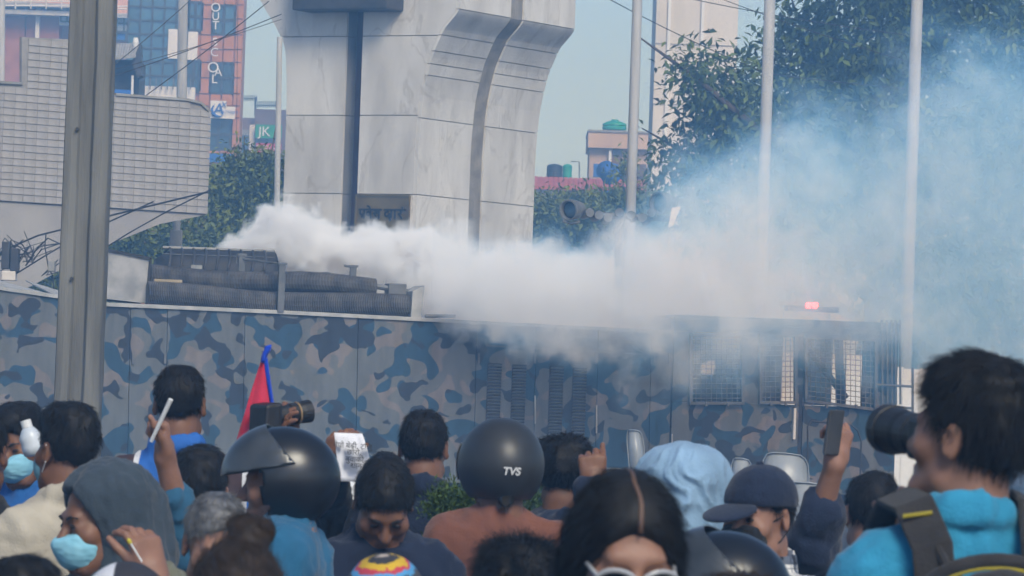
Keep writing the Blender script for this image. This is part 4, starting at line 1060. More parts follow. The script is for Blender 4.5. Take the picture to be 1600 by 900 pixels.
def person(key, label, hx, hy, d, yaw, hyaw=0, pitch=0, roll=0, hair='short', hmat=None, skin=0, top='navy', arms=None, hs=.93, top_mat=None,
           sleeve=(1, 1), puff=.018, collar=0, hlen=.02, hn=4200, face=False, wr=.0125, slim=1.0, hat=.007, seed=None, hairline=0.0, hunch=0.0):
    seed = seed or (len(PEOPLE)+3); yaw = R(yaw)
    hc = P(hx, hy, d); s = (hc.z)/1.575; Rb = rotz(yaw); Rh = rotz(yaw+R(hyaw))@rotx(R(pitch))@roty(R(roll))
    s = hc.z/(1.575-hunch); piv = np.array((0, .02, 1.465-hunch))*s; hoff = Rb@piv+Rh@(np.array((0, -.012, .11))*hs)
    root = thing('person', (hc.x-hoff[0], hc.y-hoff[1], 0), label, 'person', GRP)
    ro = np.array(root.location)
    loc = lambda p: np.array(p)-ro
    # arms: default hanging, or given by world points
    A = [None, None]
    for i, sd_ in enumerate((-1, 1)):
        sh = Rb@(np.array((.165*sd_, .008, 1.312))*s*np.array((slim, 1, 1)))
        if arms and arms[i]:
            e_, w_ = loc(arms[i][0]), loc(arms[i][1])
        else:
            e_ = Rb@(np.array((.225*sd_, .03, 1.03))*s); w_ = Rb@(np.array((.21*sd_, -.08, .8))*s)
        A[i] = (sh, e_, w_)
    hp = []; fine_boxes = []
    for i, sd_ in enumerate((-1, 1)):
        sh, e_, w_ = A[i]
        if arms and arms[i] and len(arms[i]) > 2:
            h = dict(arms[i][2]); hp += hand_prims(w_, h['d'], h['n'], h.get('th', 1), h.get('curl', (.35, .5, .4)), h.get('spread', .03), h.get('thumb'))
            fine_boxes.append((w_-.13, w_+.13+np.array(h['d'])*.05))
        else:
            dd = (w_-e_)/np.linalg.norm(w_-e_); hp += hand_prims(w_, dd, Rb@np.array((-sd_, 0, 0)), 1, (.25, .3, .25))
    prims = xf(TORSO, Rb, np.zeros(3), s)+xf(LEGS+FEET, Rb, np.zeros(3), s)
    for q in A: prims += arm_prims(*q)
    prims += xf(NECK[:1], Rh, hoff, hs)+[cone(hoff+Rh@np.array((0,.02,-.07)), Rb@(np.array((0,.015,1.38))*s), .052, .066, .03)]+xf(HEAD, Rh, hoff, hs)+hp
    al = np.array([p for q in A for p in q]+[hoff])
    lo = np.minimum(al.min(0)-.2, [-.3, -.25, -.02]); hi = np.maximum(al.max(0)+.2, [.3, .25, hoff[2]+.18]); lo[2] = -.02
    fs = .0062
    fx = [[(hoff[a]-.125, hoff[a]+.125, fs)]+[(b[0][a], b[1][a], .0055) for b in fine_boxes] for a in range(3)]
    F = Field(axis(lo[0], hi[0], .022, fx[0]), axis(lo[1], hi[1], .022, fx[1]), axis(lo[2], hi[2], .026, fx[2]))
    for p in prims: F.prim(p)
    V, Q = F.mesh(); np_mesh('body', V, Q, SK[skin], root)
    # garment
    tm = top_mat or FB[top]; e = puff
    gp = [ell(p[1], tuple(r+e for r in p[2]), .06) if p[0] == 'e' else cone(p[1], p[2], p[3]+e, p[4]+e, .06) for p in TORSO]
    gp = xf(gp, Rb, np.zeros(3), s)
    for i, q in enumerate(A): gp += arm_prims(*q, e=e*.9, sl=sleeve[i])
    if collar: 
        nb = np.array((0, .024, 1.452))*s
        for k_ in range(16):
            a0, a1 = 2*math.pi*k_/16, 2*math.pi*(k_+1)/16; rr = .068
            p0, p1 = (Rb@(nb+np.array((rr*math.cos(a), rr*1.0*math.sin(a)+.0, .018*math.sin(a)))) for a in (a0, a1))
            gp.append(cone(p0, p1, .012*collar, .012*collar, .012)); gp.append(cone(p0-np.array((0,0,.022)), p1-np.array((0,0,.022)), .017*collar, .017*collar, .015))
    lo2, hi2 = al.min(0)-.13, al.max(0)+.13; lo2 = np.minimum(lo2, [-.28, -.24, 0]); hi2 = np.maximum(hi2, [.28, .24, 0]); lo2[2] = .78*s
    F = Field(*[axis(lo2[a], hi2[a], .0125 if d > 10.5 else .0095, []) for a in range(3)])
    for p in gp: F.prim(p)
    V, Q = F.mesh(); Nn = normals(V, Q)
    wp = V+.05*np.stack([vnoise(V, 7, seed+k_) for k_ in (21, 22, 23)], 1)
    w1 = vnoise(wp*np.array([1, 1, .5]), 9, seed); w2 = 1-2*np.abs(vnoise(wp*np.array([1, 1, .6]), 15, seed+5)); w3 = 1-2*np.abs(vnoise(wp, 31, seed+9))
    V = V+Nn*((w1*.9+w2*.8+w3*.45+(1-2*np.abs(vnoise(wp, 58, seed+13)))*.2-.2)*wr)[:, None]
    sh_o = np_mesh('shirt', V, Q, tm, root)
    # trousers
    F = Field(axis(-.3, .3, .03, []), axis(-.3, .3, .03, []), axis(.02, .98*s, .04, []))
    for p in xf([cone(p[1], p[2], p[3]+.02, p[4]+.025, .05) for p in LEGS]+[ell((0,0,.9), (.17,.125,.1), .05)], Rb, np.zeros(3), s): F.prim(p)
    V, Q = F.mesh(); np_mesh('trousers', V, Q, FB['jeans'], root)
    # hair
    hm = hmat or m_hair; ho = None
    if hair:
        t = hat; hl = hairline
        C = [ell((0,.016,.04), (.075+t*.7,.097+t,.085+t*1.3))]
        if hair == 'thick': C += [ell((0,-.03,.10), (.06,.06,.045), .03), ell((0,.03,.105), (.07,.075,.045), .03), ell((0,.08,.05), (.06,.04,.06), .03)]
        if hair == 'afro': C = [ell((0,.02,.05), (.105,.118,.105)), ell((.03,-.03,.10), (.06,.06,.05), .03), ell((-.03,.05,.09), (.07,.07,.06), .03)]
        if hair == 'long': C += [ell((.052,.03,-.02), (.045,.07,.09), .03), ell((-.052,.03,-.02), (.045,.07,.09), .03), ell((0,.085,-.04), (.06,.045,.12), .03)]
        if hair == 'tail': C += [cone((0,.09,-.06), (.01,.12,-.19), .03, .018, .02), cone((.01,.12,-.19), (.012,.12,-.27), .018, .006, .02)]
        if hair == 'bun': C += [ell((.02,.075,.135), (.042,.04,.034), .012), ell((.05,.085,.14), (.02,.02,.02), .012)]
        if hair == 'long': C += [half((0,-.075+hl,.062), (0,-1,-.28), .008), half((0, 0, -.105), (0, .0, -1), .02)]
        else: C += [half((0,-.01+hl,.008), (0,-.9,-1), .012), half((0,0,-.075 if hair != 'tail' else -.3), (0,0,-1), .01)]
        if hair in ('short', 'thick', 'tail'): C += [ell((sd_*.092,-.004,-.012), (.03,.034,.042), .008, 's') for sd_ in (-1, 1)]
        C = xf(C, Rh, hoff, hs)
        st = .0075; F = Field(*[axis(hoff[a]-(.17 if hair != 'tail' else .3), hoff[a]+.2, st, []) for a in range(3)])
        for p in C: F.prim(p)
        V, Q = F.mesh(); Nn = normals(V, Q)
        am = {'afro': .010, 'thick': .008, 'long': .0022, 'bun': .003}.get(hair, .006)
        V = V+Nn*((vnoise(V, 28, seed)*.6+vnoise(V, 50, seed+2)*.6)*am)[:, None]
        ho = np_mesh('hair', V, Q, hm, root)
        crown = hoff+Rh@np.array((0, .045, .14)); fl = V-crown; fl -= Nn*(fl*Nn).sum(1)[:, None]; fl /= np.linalg.norm(fl, axis=1)[:, None]+1e-9
        if hair in ('long', 'bun'):
            tgt = hoff+Rh@np.array((0, .09, .13 if hair == 'bun' else -.06)); fl = tgt-V
            fl -= Nn*(fl*Nn).sum(1)[:, None]; fl /= np.linalg.norm(fl, axis=1)[:, None]+1e-9
        hl_ = (V-hoff)@Rh
        if hair == 'long':
            w_ = np.stack([np.sign(hl_[:, 0])*.8, np.full(len(V), .35), np.full(len(V), -.55)], 1)@Rh.T; fl = w_-Nn*(w_*Nn).sum(1)[:, None]; fl /= np.linalg.norm(fl, axis=1)[:, None]+1e-9
        lift = {'afro': .75, 'thick': .3, 'long': .02, 'bun': .05, 'short': .28, 'tail': .1}.get(hair, .25)
        keep = np.ones(len(V), bool)
        if hair not in ('tail',): keep = hl_[:, 2] > -.085
        if hair == 'long': keep &= (np.abs(hl_[:, 0]) > .011) | (hl_[:, 1] > .04)
        strands('hair_strands', V[keep], Nn[keep], hn, hlen, fl[keep], lift, (.0008 if d > 10 else .00055), hm, ho, seed, curl=.006 if hair == 'afro' else .001)
    if face:
        for sd_ in (-1, 1):
            e0 = MB().lathe((0, 0, 0), [(.012*math.sin(a), -.012*math.cos(a)) for a in np.linspace(.05, 3.1, 9)], 12)
            e0.v = [tuple(Rh@(np.array(v)*np.array((1.1, .6, .6))+np.array((.032*sd_, -.0885, .0055)))*hs+hoff+ro) for v in e0.v]
            e0.build('eye', m_eye, root, smooth=True)
            b0 = MB().tube([tuple(Rh@(np.array(q)*hs)+hoff+ro) for q in ((.016*sd_,-.097,.026), (.032*sd_,-.094,.031), (.05*sd_,-.08,.026))], [.0035, .0042, .002], 6); b0.build('eyebrow', m_lip_, root)
    PEOPLE[key] = dict(root=root, Rh=Rh, Rb=Rb, hoff=hoff, ro=ro, s=s, hs=hs, A=A, shirt=sh_o, hair=ho)
    return PEOPLE[key]
def hpt(p, q):  # head-local point of a person to world
    return p['Rh']@(np.array(q)*p['hs'])+p['hoff']+p['ro']
def sdf_part(p, name, prims, mat, step=.006, ext=.2, disp=0, seed=1, frame='head', sc=None, zs=1):
    Rm, o = (p['Rh'], p['hoff']) if frame == 'head' else (p['Rb'], np.zeros(3)); s = p['hs'] if frame == 'head' else p['s']
    C = xf(prims, Rm, o, s); pts = []
    for q in C:
        if q[0] == 'c': pts += [q[1]-max(q[3], q[4]), q[1]+max(q[3], q[4]), q[2]-max(q[3], q[4]), q[2]+max(q[3], q[4])]
        elif q[0] == 'e' and q[5] == 'u': pts += [q[1]-max(q[2]), q[1]+max(q[2])]
    pts = np.array(pts); F = Field(*[axis(pts[:, a].min()-.02, pts[:, a].max()+.02, step, []) for a in range(3)])
    for q in C: F.prim(q)
    V, Q = F.mesh()
    if disp:
        Nn = normals(V, Q); V = V+Nn*((vnoise(V*np.array([1, 1, zs]), 22, seed)+(1-2*np.abs(vnoise(V*np.array([1, 1, zs]), 38, seed+3)))*.7+(1-2*np.abs(vnoise(V*np.array([1, 1, zs*1.5]), 80, seed+4)))*.3)*disp)[:, None]
    return np_mesh(name, V, Q, mat, p['root'])
m_mask = pm('mask_blue', (.22,.5,.62), (.27,.56,.68), 30, rough=.85)
m_maskk = FB['black']
def face_mask(p, mat, dz=0, loop=None):
    sdf_part(p, 'face_mask', [ell((0,-.07,-.046+dz), (.065,.063,.064)), cone((0,-.103,-.004+dz), (0,-.12,-.03+dz), .013, .018, .02), half((0,0,.004+dz), (0,-.15,1), .006), half((0,-.03,0), (0,1,0), .006), half((0,0,-.112), (0,0,-1), .02)], mat, .005, disp=.0018, zs=4)
    for sd_ in (-1, 1):
        for z0, z1 in ((-.012, .02), (-.085, -.03)):
            MB().tube([hpt(p, (.056*sd_, -.05, z0+dz)), hpt(p, (.075*sd_, -.01, (z0+z1)/2)), hpt(p, (.083*sd_, .02, z1))], .0018, 5).build('ear_loop', loop or m_white, p['root'])
def dome(p, name, mat, c, r, keep, nu=48, nv=30, smooth=True, thick=.006, Rl=I3, parent=None, cuts=()):
    """lat-long shell: keep(theta, phi, x, y, z) says which faces stay"""
    vs = []; fs = []
    for j in range(nv+1):
        ph = math.pi*j/nv
        for i in range(nu):
            th_ = 2*math.pi*i/nu; q = Rl@np.array((r[0]*math.sin(ph)*math.sin(th_), -r[1]*math.sin(ph)*math.cos(th_), r[2]*math.cos(ph))); vs.append(q+np.array(c))
    for j in range(nv):
        for i in range(nu):
            q = (j*nu+i, j*nu+(i+1) % nu, (j+1)*nu+(i+1) % nu, (j+1)*nu+i); m_ = sum(np.array(vs[k_]) for k_ in q)/4-np.array(c)
            if keep(*(Rl.T@m_)): fs.append(q)
    used = sorted({k_ for f in fs for k_ in f}); mp2 = {k_: n for n, k_ in enumerate(used)}
    V = np.array([p['Rh']@(np.array(vs[k_])*p['hs'])+p['hoff'] for k_ in used]); Q = np.array([[mp2[k_] for k_ in f] for f in fs])
    o = np_mesh(name, V, Q, mat, parent or p['root'], smooth)
    if cuts:
        bm = bmesh.new(); bm.from_mesh(o.data)
        for co, no in cuts:
            bmesh.ops.bisect_plane(bm, geom=bm.verts[:]+bm.edges[:]+bm.faces[:], plane_co=Vector(p['Rh']@(np.array(co)*p['hs'])+p['hoff']), plane_no=Vector(p['Rh']@np.array(no, float)).normalized(), clear_outer=True)
        bm.to_mesh(o.data); bm.free()
    m = o.modifiers.new('thickness', 'SOLIDIFY'); m.thickness = thick; m.offset = 1
    return o
# ================================================================== THE CROWD
W3 = lambda px, py, d: np.array(P(px, py, d))
m_gloss = pm('helmet_gloss', (.008,.009,.012), (.012,.013,.016), 3, rough=.3, spec=.6)
m_matt = pm('helmet_matt', (.022,.023,.025), (.034,.035,.037), 3, rough=.42, spec=.5)
m_visor = pm('visor_grey', (.03,.035,.04), (.065,.07,.076), 9, rough=.28, spec=.7)
def checks(name):
    m = bpy.data.materials.new(name); m.use_nodes = True; t = m.node_tree; b = t.nodes['Principled BSDF']; b.inputs['Roughness'].default_value = .9
    tc = t.nodes.new('ShaderNodeTexCoord'); sp_ = t.nodes.new('ShaderNodeSeparateXYZ'); t.links.new(tc.outputs['Object'], sp_.inputs[0])
    def m2(op, a, b_=None):
        n = t.nodes.new('ShaderNodeMath'); n.operation = op
        for i, x in enumerate((a, b_)):
            if x is None: continue
            if isinstance(x, (int, float)): n.inputs[i].default_value = x
            else: t.links.new(x, n.inputs[i])
        return n.outputs[0]
    def band(c, per, w_): return m2('LESS_THAN', m2('MODULO', m2('ADD', c, 10.0), per), w_)
    xy = m2('ADD', sp_.outputs[0], m2('MULTIPLY', sp_.outputs[1], .6))
    f = m2('MULTIPLY', m2('ADD', m2('ADD', band(xy, .055, .024), band(sp_.outputs[2], .055, .024)), m2('MULTIPLY', m2('ADD', band(m2('ADD', xy, .012), .055, .004), band(m2('ADD', sp_.outputs[2], .012), .055, .004)), .6)), .5)
    r = t.nodes.new('ShaderNodeValToRGB'); r.color_ramp.elements[0].color = (.62,.6,.57,1); r.color_ramp.elements[1].color = (.012,.016,.03,1)
    e = r.color_ramp.elements.new(.5); e.color = (.1,.12,.16,1); t.links.new(f, r.inputs[0]); t.links.new(r.outputs[0], b.inputs['Base Color']); return m
def ramp_mat(name, stops, coord, rough=.85):
    """colour bands along a coordinate made by coord(nodes)->socket; stops = [(pos, colour)]"""
    m = bpy.data.materials.new(name); m.use_nodes = True; t = m.node_tree; b = t.nodes['Principled BSDF']; b.inputs['Roughness'].default_value = rough
    r = t.nodes.new('ShaderNodeValToRGB'); r.color_ramp.interpolation = 'CONSTANT'; el_ = r.color_ramp.elements
    el_[0].position, el_[0].color = stops[0][0], tuple(stops[0][1])+(1,); el_[1].position, el_[1].color = stops[1][0], tuple(stops[1][1])+(1,)
    for p_, c_ in stops[2:]: e = el_.new(p_); e.color = tuple(c_)+(1,)
    t.links.new(coord(t), r.inputs[0]); t.links.new(r.outputs[0], b.inputs['Base Color']); return m
def jacket_coord(t):
    tc = t.nodes.new('ShaderNodeTexCoord'); s_ = t.nodes.new('ShaderNodeSeparateXYZ'); t.links.new(tc.outputs['Object'], s_.inputs[0])
    a = t.nodes.new('ShaderNodeMath'); a.operation = 'ABSOLUTE'; t.links.new(s_.outputs[0], a.inputs[0])
    n = t.nodes.new('ShaderNodeMath'); n.operation = 'MULTIPLY_ADD'; n.inputs[1].default_value = 2.6; n.inputs[2].default_value = 0; t.links.new(a.outputs[0], n.inputs[0]); return n.outputs[0]
m_jacket = ramp_mat('striped_jacket', [(0, (.02,.12,.42)), (.29, (.62,.62,.64)), (.335, (.05,.03,.035)), (.52, (.62,.62,.64)), (.56, (.02,.12,.42))], jacket_coord)
def ring_coord(cz):
    def f(t):
        tc = t.nodes.new('ShaderNodeTexCoord'); d_ = t.nodes.new('ShaderNodeVectorMath'); d_.operation = 'DISTANCE'; d_.inputs[1].default_value = cz
        n = t.nodes.new('ShaderNodeTexNoise'); n.inputs['Scale'].default_value = 60; t.links.new(tc.outputs['Object'], n.inputs[0]); t.links.new(tc.outputs['Object'], d_.inputs[0])
        a = t.nodes.new('ShaderNodeMath'); a.operation = 'MULTIPLY_ADD'; a.inputs[1].default_value = 5.0; t.links.new(d_.outputs['Value'], a.inputs[0])
        b_ = t.nodes.new('ShaderNodeMath'); b_.operation = 'MULTIPLY_ADD'; b_.inputs[1].default_value = .12; b_.inputs[2].default_value = -.06; t.links.new(n.outputs[0], b_.inputs[0]); t.links.new(b_.outputs[0], a.inputs[2]); return a.outputs[0]
    return f
# --- far row
person('far_left', 'man at the left edge tipping his head back, blue face mask, black hair', 34, 694, 14.2, -25, pitch=16, roll=-12, hair='thick', skin=0, top='blue', face=True)
face_mask(PEOPLE['far_left'], m_mask)
person('dark_left', 'person in a black jacket cut by the left picture edge', -32, 710, 12.6, 170, top='black')
pc = person('cream', 'man in a cream shirt with thick black hair seen from behind', 104, 706, 12.6, 216, hair='thick', top='cream', collar=.8, skin=0, wr=.009)
face_mask(pc, m_mask)
pd = person('jacket', 'man in a blue jacket with brown and white shoulder stripes, back turned', 281, 628, 13.6, 180, hair='short', skin=0, collar=1.0, top_mat=m_jacket)
pm_ = person('bald', 'man with a thinning crown and dark collar, back turned, beside the plant', 662, 700, 14.2, 176, hair='short', hmat=m_hair, skin=0, top='navy', collar=1.1)
po = person('curly', 'curly-haired man in a navy shirt raising one hand', 879, 740, 13.6, 182, hair='afro', hlen=.016, hn=2600, skin=0, top='navy', hs=.82,
            arms=[None, (W3(938, 815, 13.3), W3(926, 762, 13.3), dict(d=(-.05, 0, 1), n=(0, 1, 0), th=-1, curl=(.9, .9, .6), thumb=(.1, 1, .3)))])
MB().tube([W3(920, 758, 13.26), W3(926, 760, 13.24), W3(933, 758, 13.26)], .004, 6).build('wristband', FB['black'], po['root'])
pv = person('phone_man', 'man in a navy sleeve holding a phone high before the truck door', 1362, 808, 12.8, 186, hair='short', top='navy', skin=1,
            arms=[None, (W3(1268, 850, 12.4), W3(1304, 726, 12.3), dict(d=(.14, .05, 1), n=(-.5, .85, 0), th=-1, curl=(.75, .9, .6), thumb=(.35, .9, .5)))], sleeve=(1, .42), puff=.03)
py_ = person('camera_hand', 'person behind the glossy helmet holding up a camera lens', 470, 752, 14.4, 180, hair='short', top='black',
            arms=[(W3(520, 780, 14.2), W3(452, 688, 14.0), dict(d=(-.15, .05, 1), n=(.3, 1, 0), th=1, curl=(.7, .8, .5))), (W3(410, 800, 14.2), W3(432, 700, 14.0))])
pz = person('paper_man', 'person hidden behind the bowed man holding a printed sheet', 602, 770, 14.6, 180, hair='short', top='black',
            arms=[None, (W3(520, 800, 14.3), W3(517, 730, 14.1), dict(d=(.2, 0, 1), n=(.6, .7, 0), th=-1, curl=(.5, .7, .5)))])
pb = person('white_helmet', 'person in a patterned shirt and white helmet between the dark helmet and the bowed man', 530, 812, 15.2, 180, hair=None, top_mat=pm('purple_print', (.5,.5,.52), (.1,.06,.3), 45, 2, rough=.8, lo=.45, hi=.55))
dome(pb, 'helmet', m_white, (0,.005,.02), (.125,.15,.14), lambda x, y, z: z > -.06-.2*min(0, y+.05) and not (y < -.06 and z < .03))
# --- middle row
pe = person('arm_raised', 'dark-haired person in a denim shirt raising a fist with a white stick', 314, 778, 12.8, 178, hair='thick', top='denim', skin=1, sleeve=(1, .6),
            arms=[None, (W3(296, 870, 12.2), W3(258, 716, 12.1), dict(d=(-.1, 0, 1), n=(-.95, -.25, 0), th=1, curl=(1.25, 1.3, .9), thumb=(.5, .8, .35)))], puff=.02)
ph_ = person('hoodie', 'person in a grey hood with a blue surgical mask looking left', 158, 824, 11.2, -62, pitch=12, hair=None, hs=1.0, top='slate', face=True, puff=.028, wr=.012)
face_mask(ph_, m_mask, -.004)
sdf_part(ph_, 'hood', [ell((0,.03,.045), (.108,.118,.108)), ell((0,.05,-.05), (.105,.105,.11), .05), ell((0,.055,-.13), (.115,.105,.06), .05), cone((0,.12,.02), (0,.13,-.1), .05, .05, .05),
         ell((0,-.085,-.02), (.076,.10,.118), .012, 's')], FB['slate'], .0075, disp=.008, zs=.4)
pf = person('gloss_helmet', 'rider in a glossy black helmet and teal shirt', 442, 760, 11.5, -98, pitch=4, hunch=.055, hair=None, top='teal', skin=1, hs=.96, wr=.013, puff=.03)
hF = lambda x, y, z: not (y < -.035 and z < .035 and abs(x) < .13 and z > -.085) and z > -.125 and not (y < -.02 and z < -.07)
dome(pf, 'helmet', m_gloss, (0,.0,.02), (.124,.156,.138), hF, 96, 72)
dome(pf, 'visor', m_visor, (0,-.004,.026), (.13,.163,.143), lambda x, y, z: True, 72, 48, thick=.003, cuts=(((0,0,.052), (0,.12,-1)), ((0,.0,.125), (0,1,.9))))
pl = person('bowed', 'man with short black hair bowing his head, dark navy jacket', 600, 770, 11.9, 8, pitch=44, hair='short', top='navy', face=True, hat=.010, collar=.9, puff=.03, hairline=-.008)
pn = person('matt_helmet', 'person in a rust shirt and matt black lettered helmet, back turned', 782, 737, 12.9, 192, hunch=.02, hair='tail', top='rust', skin=0, hs=1.0, wr=.011, hn=900)
dome(pn, 'helmet', m_matt, (0,.004,.012), (.124,.148,.136), lambda x, y, z: z > -.10 and not (y < -.05 and z < .045), 56, 36)
dome(pn, 'visor', m_visor, (0,-.002,.012), (.129,.153,.14), lambda x, y, z: y < -.045 and -.05 < z < .06, 56, 36, thick=.003)
tme = text_mesh('TVS', .05, .0, off=.0016); V0 = np.array([v.co[:] for v in tme.vertices]); F0 = [tuple(p.vertices) for p in tme.polygons]
tv = MB()
def helm_at(px, py):     # point on the helmet shell under a pixel
    r = ray(px, py); o = CAM; Rh = pn['Rh']; c = pn['Rh']@np.array((0,.004,.012))+pn['hoff']+pn['ro']; q = Rh.T@(np.array(o)-c); dd = Rh.T@np.array(r)
    rr = np.array((.1255,.1495,.1375))+.006; a = ((dd/rr)**2).sum(); b = 2*(q*dd/rr**2).sum(); c_ = ((q/rr)**2).sum()-1; dl_ = b*b-4*a*c_
    t_ = (-b-math.sqrt(max(dl_, 0)))/(2*a); return np.array(o)+np.array(r)*t_
pxm = 13.25/FPX
tv.add([helm_at(800+(x+y*.22)/pxm*.62, 737-y/pxm*.62+(x/pxm)*.03) for x, y, z in V0], F0)
tvo = tv.build('lettering', pm('white_print', (.6,.6,.6), rough=.5), pn['root'])
ps = person('draped', 'person with a pale blue shirt draped over the head', 1068, 780, 11.6, 185, hair='short', top='sky', skin=1)
dr = sdf_part(ps, 'draped_shirt', [ell((0,.01,.055), (.112,.122,.10)), cone((-.07,.03,.05), (-.12,.05,-.15), .058, .058, .06), cone((.075,.03,.06), (.105,.06,-.16), .058, .06, .06), cone((0,.08,.05), (0,.115,-.17), .07, .08, .06)], FB['sky'], .0055)
V = np.array([v.co[:] for v in dr.data.vertices]); Fq = np.array([p_.vertices[:] for p_ in dr.data.polygons]); Nn = normals(V, Fq)
lv = (V-ps['hoff'])@ps['Rh']; th_ = np.arctan2(lv[:, 0]+.01, lv[:, 1]-.02); dn_ = np.clip((.17-lv[:, 2])/.2, 0, 1)
wv = vnoise(lv*np.array([1, 1, .7]), 8, 4)+.5*vnoise(lv, 17, 6)
f1 = np.sin(th_*4.3+wv*4.2+lv[:, 2]*10); f2 = np.sin(th_*9+wv*6-lv[:, 2]*16+1)
rd = lambda f: 1-np.sqrt(np.abs(f))*1.6      # sharp folds, flat valleys
dsp = .014*rd(f1)*dn_+.007*rd(f2)*dn_+.004*(1-2*np.abs(vnoise(lv, 24, 9)))
V = V+Nn*dsp[:, None]; V[:, 2] -= .0
dr.data.vertices.foreach_set('co', V.astype(np.float32).ravel()); dr.data.update()
pt = person('cap_man', 'man in a dark cap and black mask with a checked shirt', 1186, 812, 11.2, -38, pitch=6, hair='short', skin=1, top_mat=checks('check_shirt'), face=True, collar=1.0)
face_mask(pt, m_maskk, 0, FB['black'])
cap = sdf_part(pt, 'cap', [ell((0,.012,.045), (.093,.112,.10)), half((0,-.0,.032), (0,-.12,-1), .006)], FB['navy'], .006, disp=.0015)
sdf_part(pt, 'cap_brim', [ell((0,-.135,.03), (.075,.078,.012), .01, 'u', rotx(.22)), half((0,-.075,.03), (0,1,0), .004)], FB['navy'], .0045)
MB().lathe(hpt(pt, (0,.012,.145)), [(.0,-.004),(.011,-.002),(.009,.005),(0,.007)], 10).build('cap_button', FB['navy'], pt['root'])
# --- near row
ph2 = person('olive', 'grey-haired person in an olive jacket holding a cotton swab', 338, 854, 10.6, 12, pitch=20, hair='short', hmat=m_hairg, top='olive', skin=1, puff=.03,
             arms=[(W3(262, 960, 10.3), W3(244, 905, 10.0), dict(d=(-.35, 0, 1), n=(-.6, .6, 0), th=1, curl=(.5, .6, .4), thumb=(.4, .9, .4))), None], sleeve=(.75, 1))
person('hair_left', 'near person with wavy dark hair at the bottom left corner', 34, 1006, 8.0, 175, hair='thick', top='black')
pk = person('cap_white', 'person whose white and black cap shows at the bottom edge', 196, 1010, 8.2, 178, hair='short', top='black')
m_cap2 = ramp_mat('two_tone_cap', [(0, (.03,.03,.04)), (.42, (.65,.65,.68))], lambda t: (lambda tc, s_, n: (t.links.new(tc.outputs['Object'], s_.inputs[0]), t.links.new(s_.outputs[0], n.inputs[0]), n.outputs[0])[-1])(t.nodes.new('ShaderNodeTexCoord'), t.nodes.new('ShaderNodeSeparateXYZ'), (lambda n: (setattr(n, 'operation', 'MULTIPLY_ADD'), n.inputs[1].__setattr__('default_value', -6.0), n.inputs[2].__setattr__('default_value', .3), n)[-1])(t.nodes.new('ShaderNodeMath'))))
sdf_part(pk, 'cap', [ell((0,.012,.045), (.094,.113,.102)), half((0,0,.02), (0,-.12,-1), .006)], m_cap2, .006, disp=.001)
pg = person('bun', 'woman with brown hair tied in a bun, forehead showing at the bottom', 370, 966, 7.6, 8, pitch=24, hair='bun', hmat=m_hairb, skin=1, top='grey', hat=.014, hlen=.05, hn=3500)
pq = person('bandana', 'person in a multicoloured patterned bandana at the bottom edge', 600, 985, 8.6, 180, hair=None, top='black')
apex = pq['hoff']+pq['Rh']@np.array((.01, .05, .148))
m_band = ramp_mat('bandana_print', [(0, (.05,.05,.05)), (.07, (.5,.42,.36)), (.13, (.04,.04,.045)), (.2, (.6,.38,.03)), (.29, (.5,.05,.08)), (.34, (.08,.3,.55)), (.41, (.06,.06,.065)), (.55, (.09,.09,.09)), (.58, (.5,.33,.05)), (.62, (.07,.07,.075)), (.74, (.1,.33,.55)), (.8, (.6,.4,.04)), (.9, (.05,.05,.05))], ring_coord(tuple(apex)))
sdf_part(pq, 'bandana', [ell((0,.014,.042), (.088,.108,.098)), half((0,0,-.02), (0,-.5,-1), .006)], m_band, .006, disp=.002)
person('afro', 'person with a round dark afro in front of the rust shirt', 810, 958, 9.6, 182, hair='afro', top='navy', hlen=.03, hn=6000, hs=.92)
pr = person('parted', 'woman with centre-parted black hair and white-framed sunglasses', 977, 874, 7.0, 10, pitch=17, hair='long', skin=1, top='black', hlen=.05, hn=6000, hat=.009, hs=1.0, face=False)
part_pts = []
for y_ in np.linspace(-.084, .06, 12):
    zz = .04+(.085+.009*1.3)*math.sqrt(max(0, 1-((y_-.016)/(.097+.009))**2)); part_pts.append(hpt(pr, (.004-.05*(y_+.084)+.002*math.sin(y_*90), y_, zz-.0012)))
MB().tube(part_pts, [.0045]*3+[.0038]*5+[.003, .0025, .002, .001], 8).build('parting', skin_mat('scalp', (.11,.065,.048)), pr['root'], smooth=True)
m_frame = pm('frame_white', (.38,.38,.39), (.45,.45,.46), 8, rough=.35)
for sd_ in (-1, 1):      # sunglasses
    fr_ = MB().tube([hpt(pr, (.033*sd_+.03*math.cos(a), -.118+.02*abs(math.cos(a))*0+.018*(abs(.033*sd_+.03*math.cos(a))/.06)**2, -.004+.023*math.sin(a))) for a in np.linspace(0, 2*math.pi, 22)], .0042, 6)
    f_o = fr_.build('glasses_frame', m_frame, pr['root'])
    MB().add([hpt(pr, (.033*sd_+.028*math.cos(a), -.117+.018*(abs(.033*sd_+.028*math.cos(a))/.06)**2, -.004+.021*math.sin(a))) for a in np.linspace(0, 2*math.pi, 21)[:-1]], [tuple(range(20))]).build('lens', m_gloss, f_o)
    MB().tube([hpt(pr, (.06*sd_, -.097, .002)), hpt(pr, (.067*sd_, -.05, .004)), hpt(pr, (.073*sd_, .005, .006))], .004, 6).build('temple', m_frame, f_o)
pu = person('visor_helmet', 'near rider in a dark helmet with a raised grey visor', 1128, 956, 8.8, -110, hair=None, top='black', pitch=10)
dome(pu, 'helmet', m_gloss, (0,.0,.02), (.128,.155,.14), lambda x, y, z: not (y < -.035 and z < .035 and z > -.085) and z > -.125, 96, 72)
dome(pu, 'visor', m_visor, (0,-.004,.03), (.134,.162,.145), lambda x, y, z: True, 72, 48, thick=.003, cuts=(((0,0,.045), (0,.12,-1)), ((0,.03,.13), (0,1,.9))))
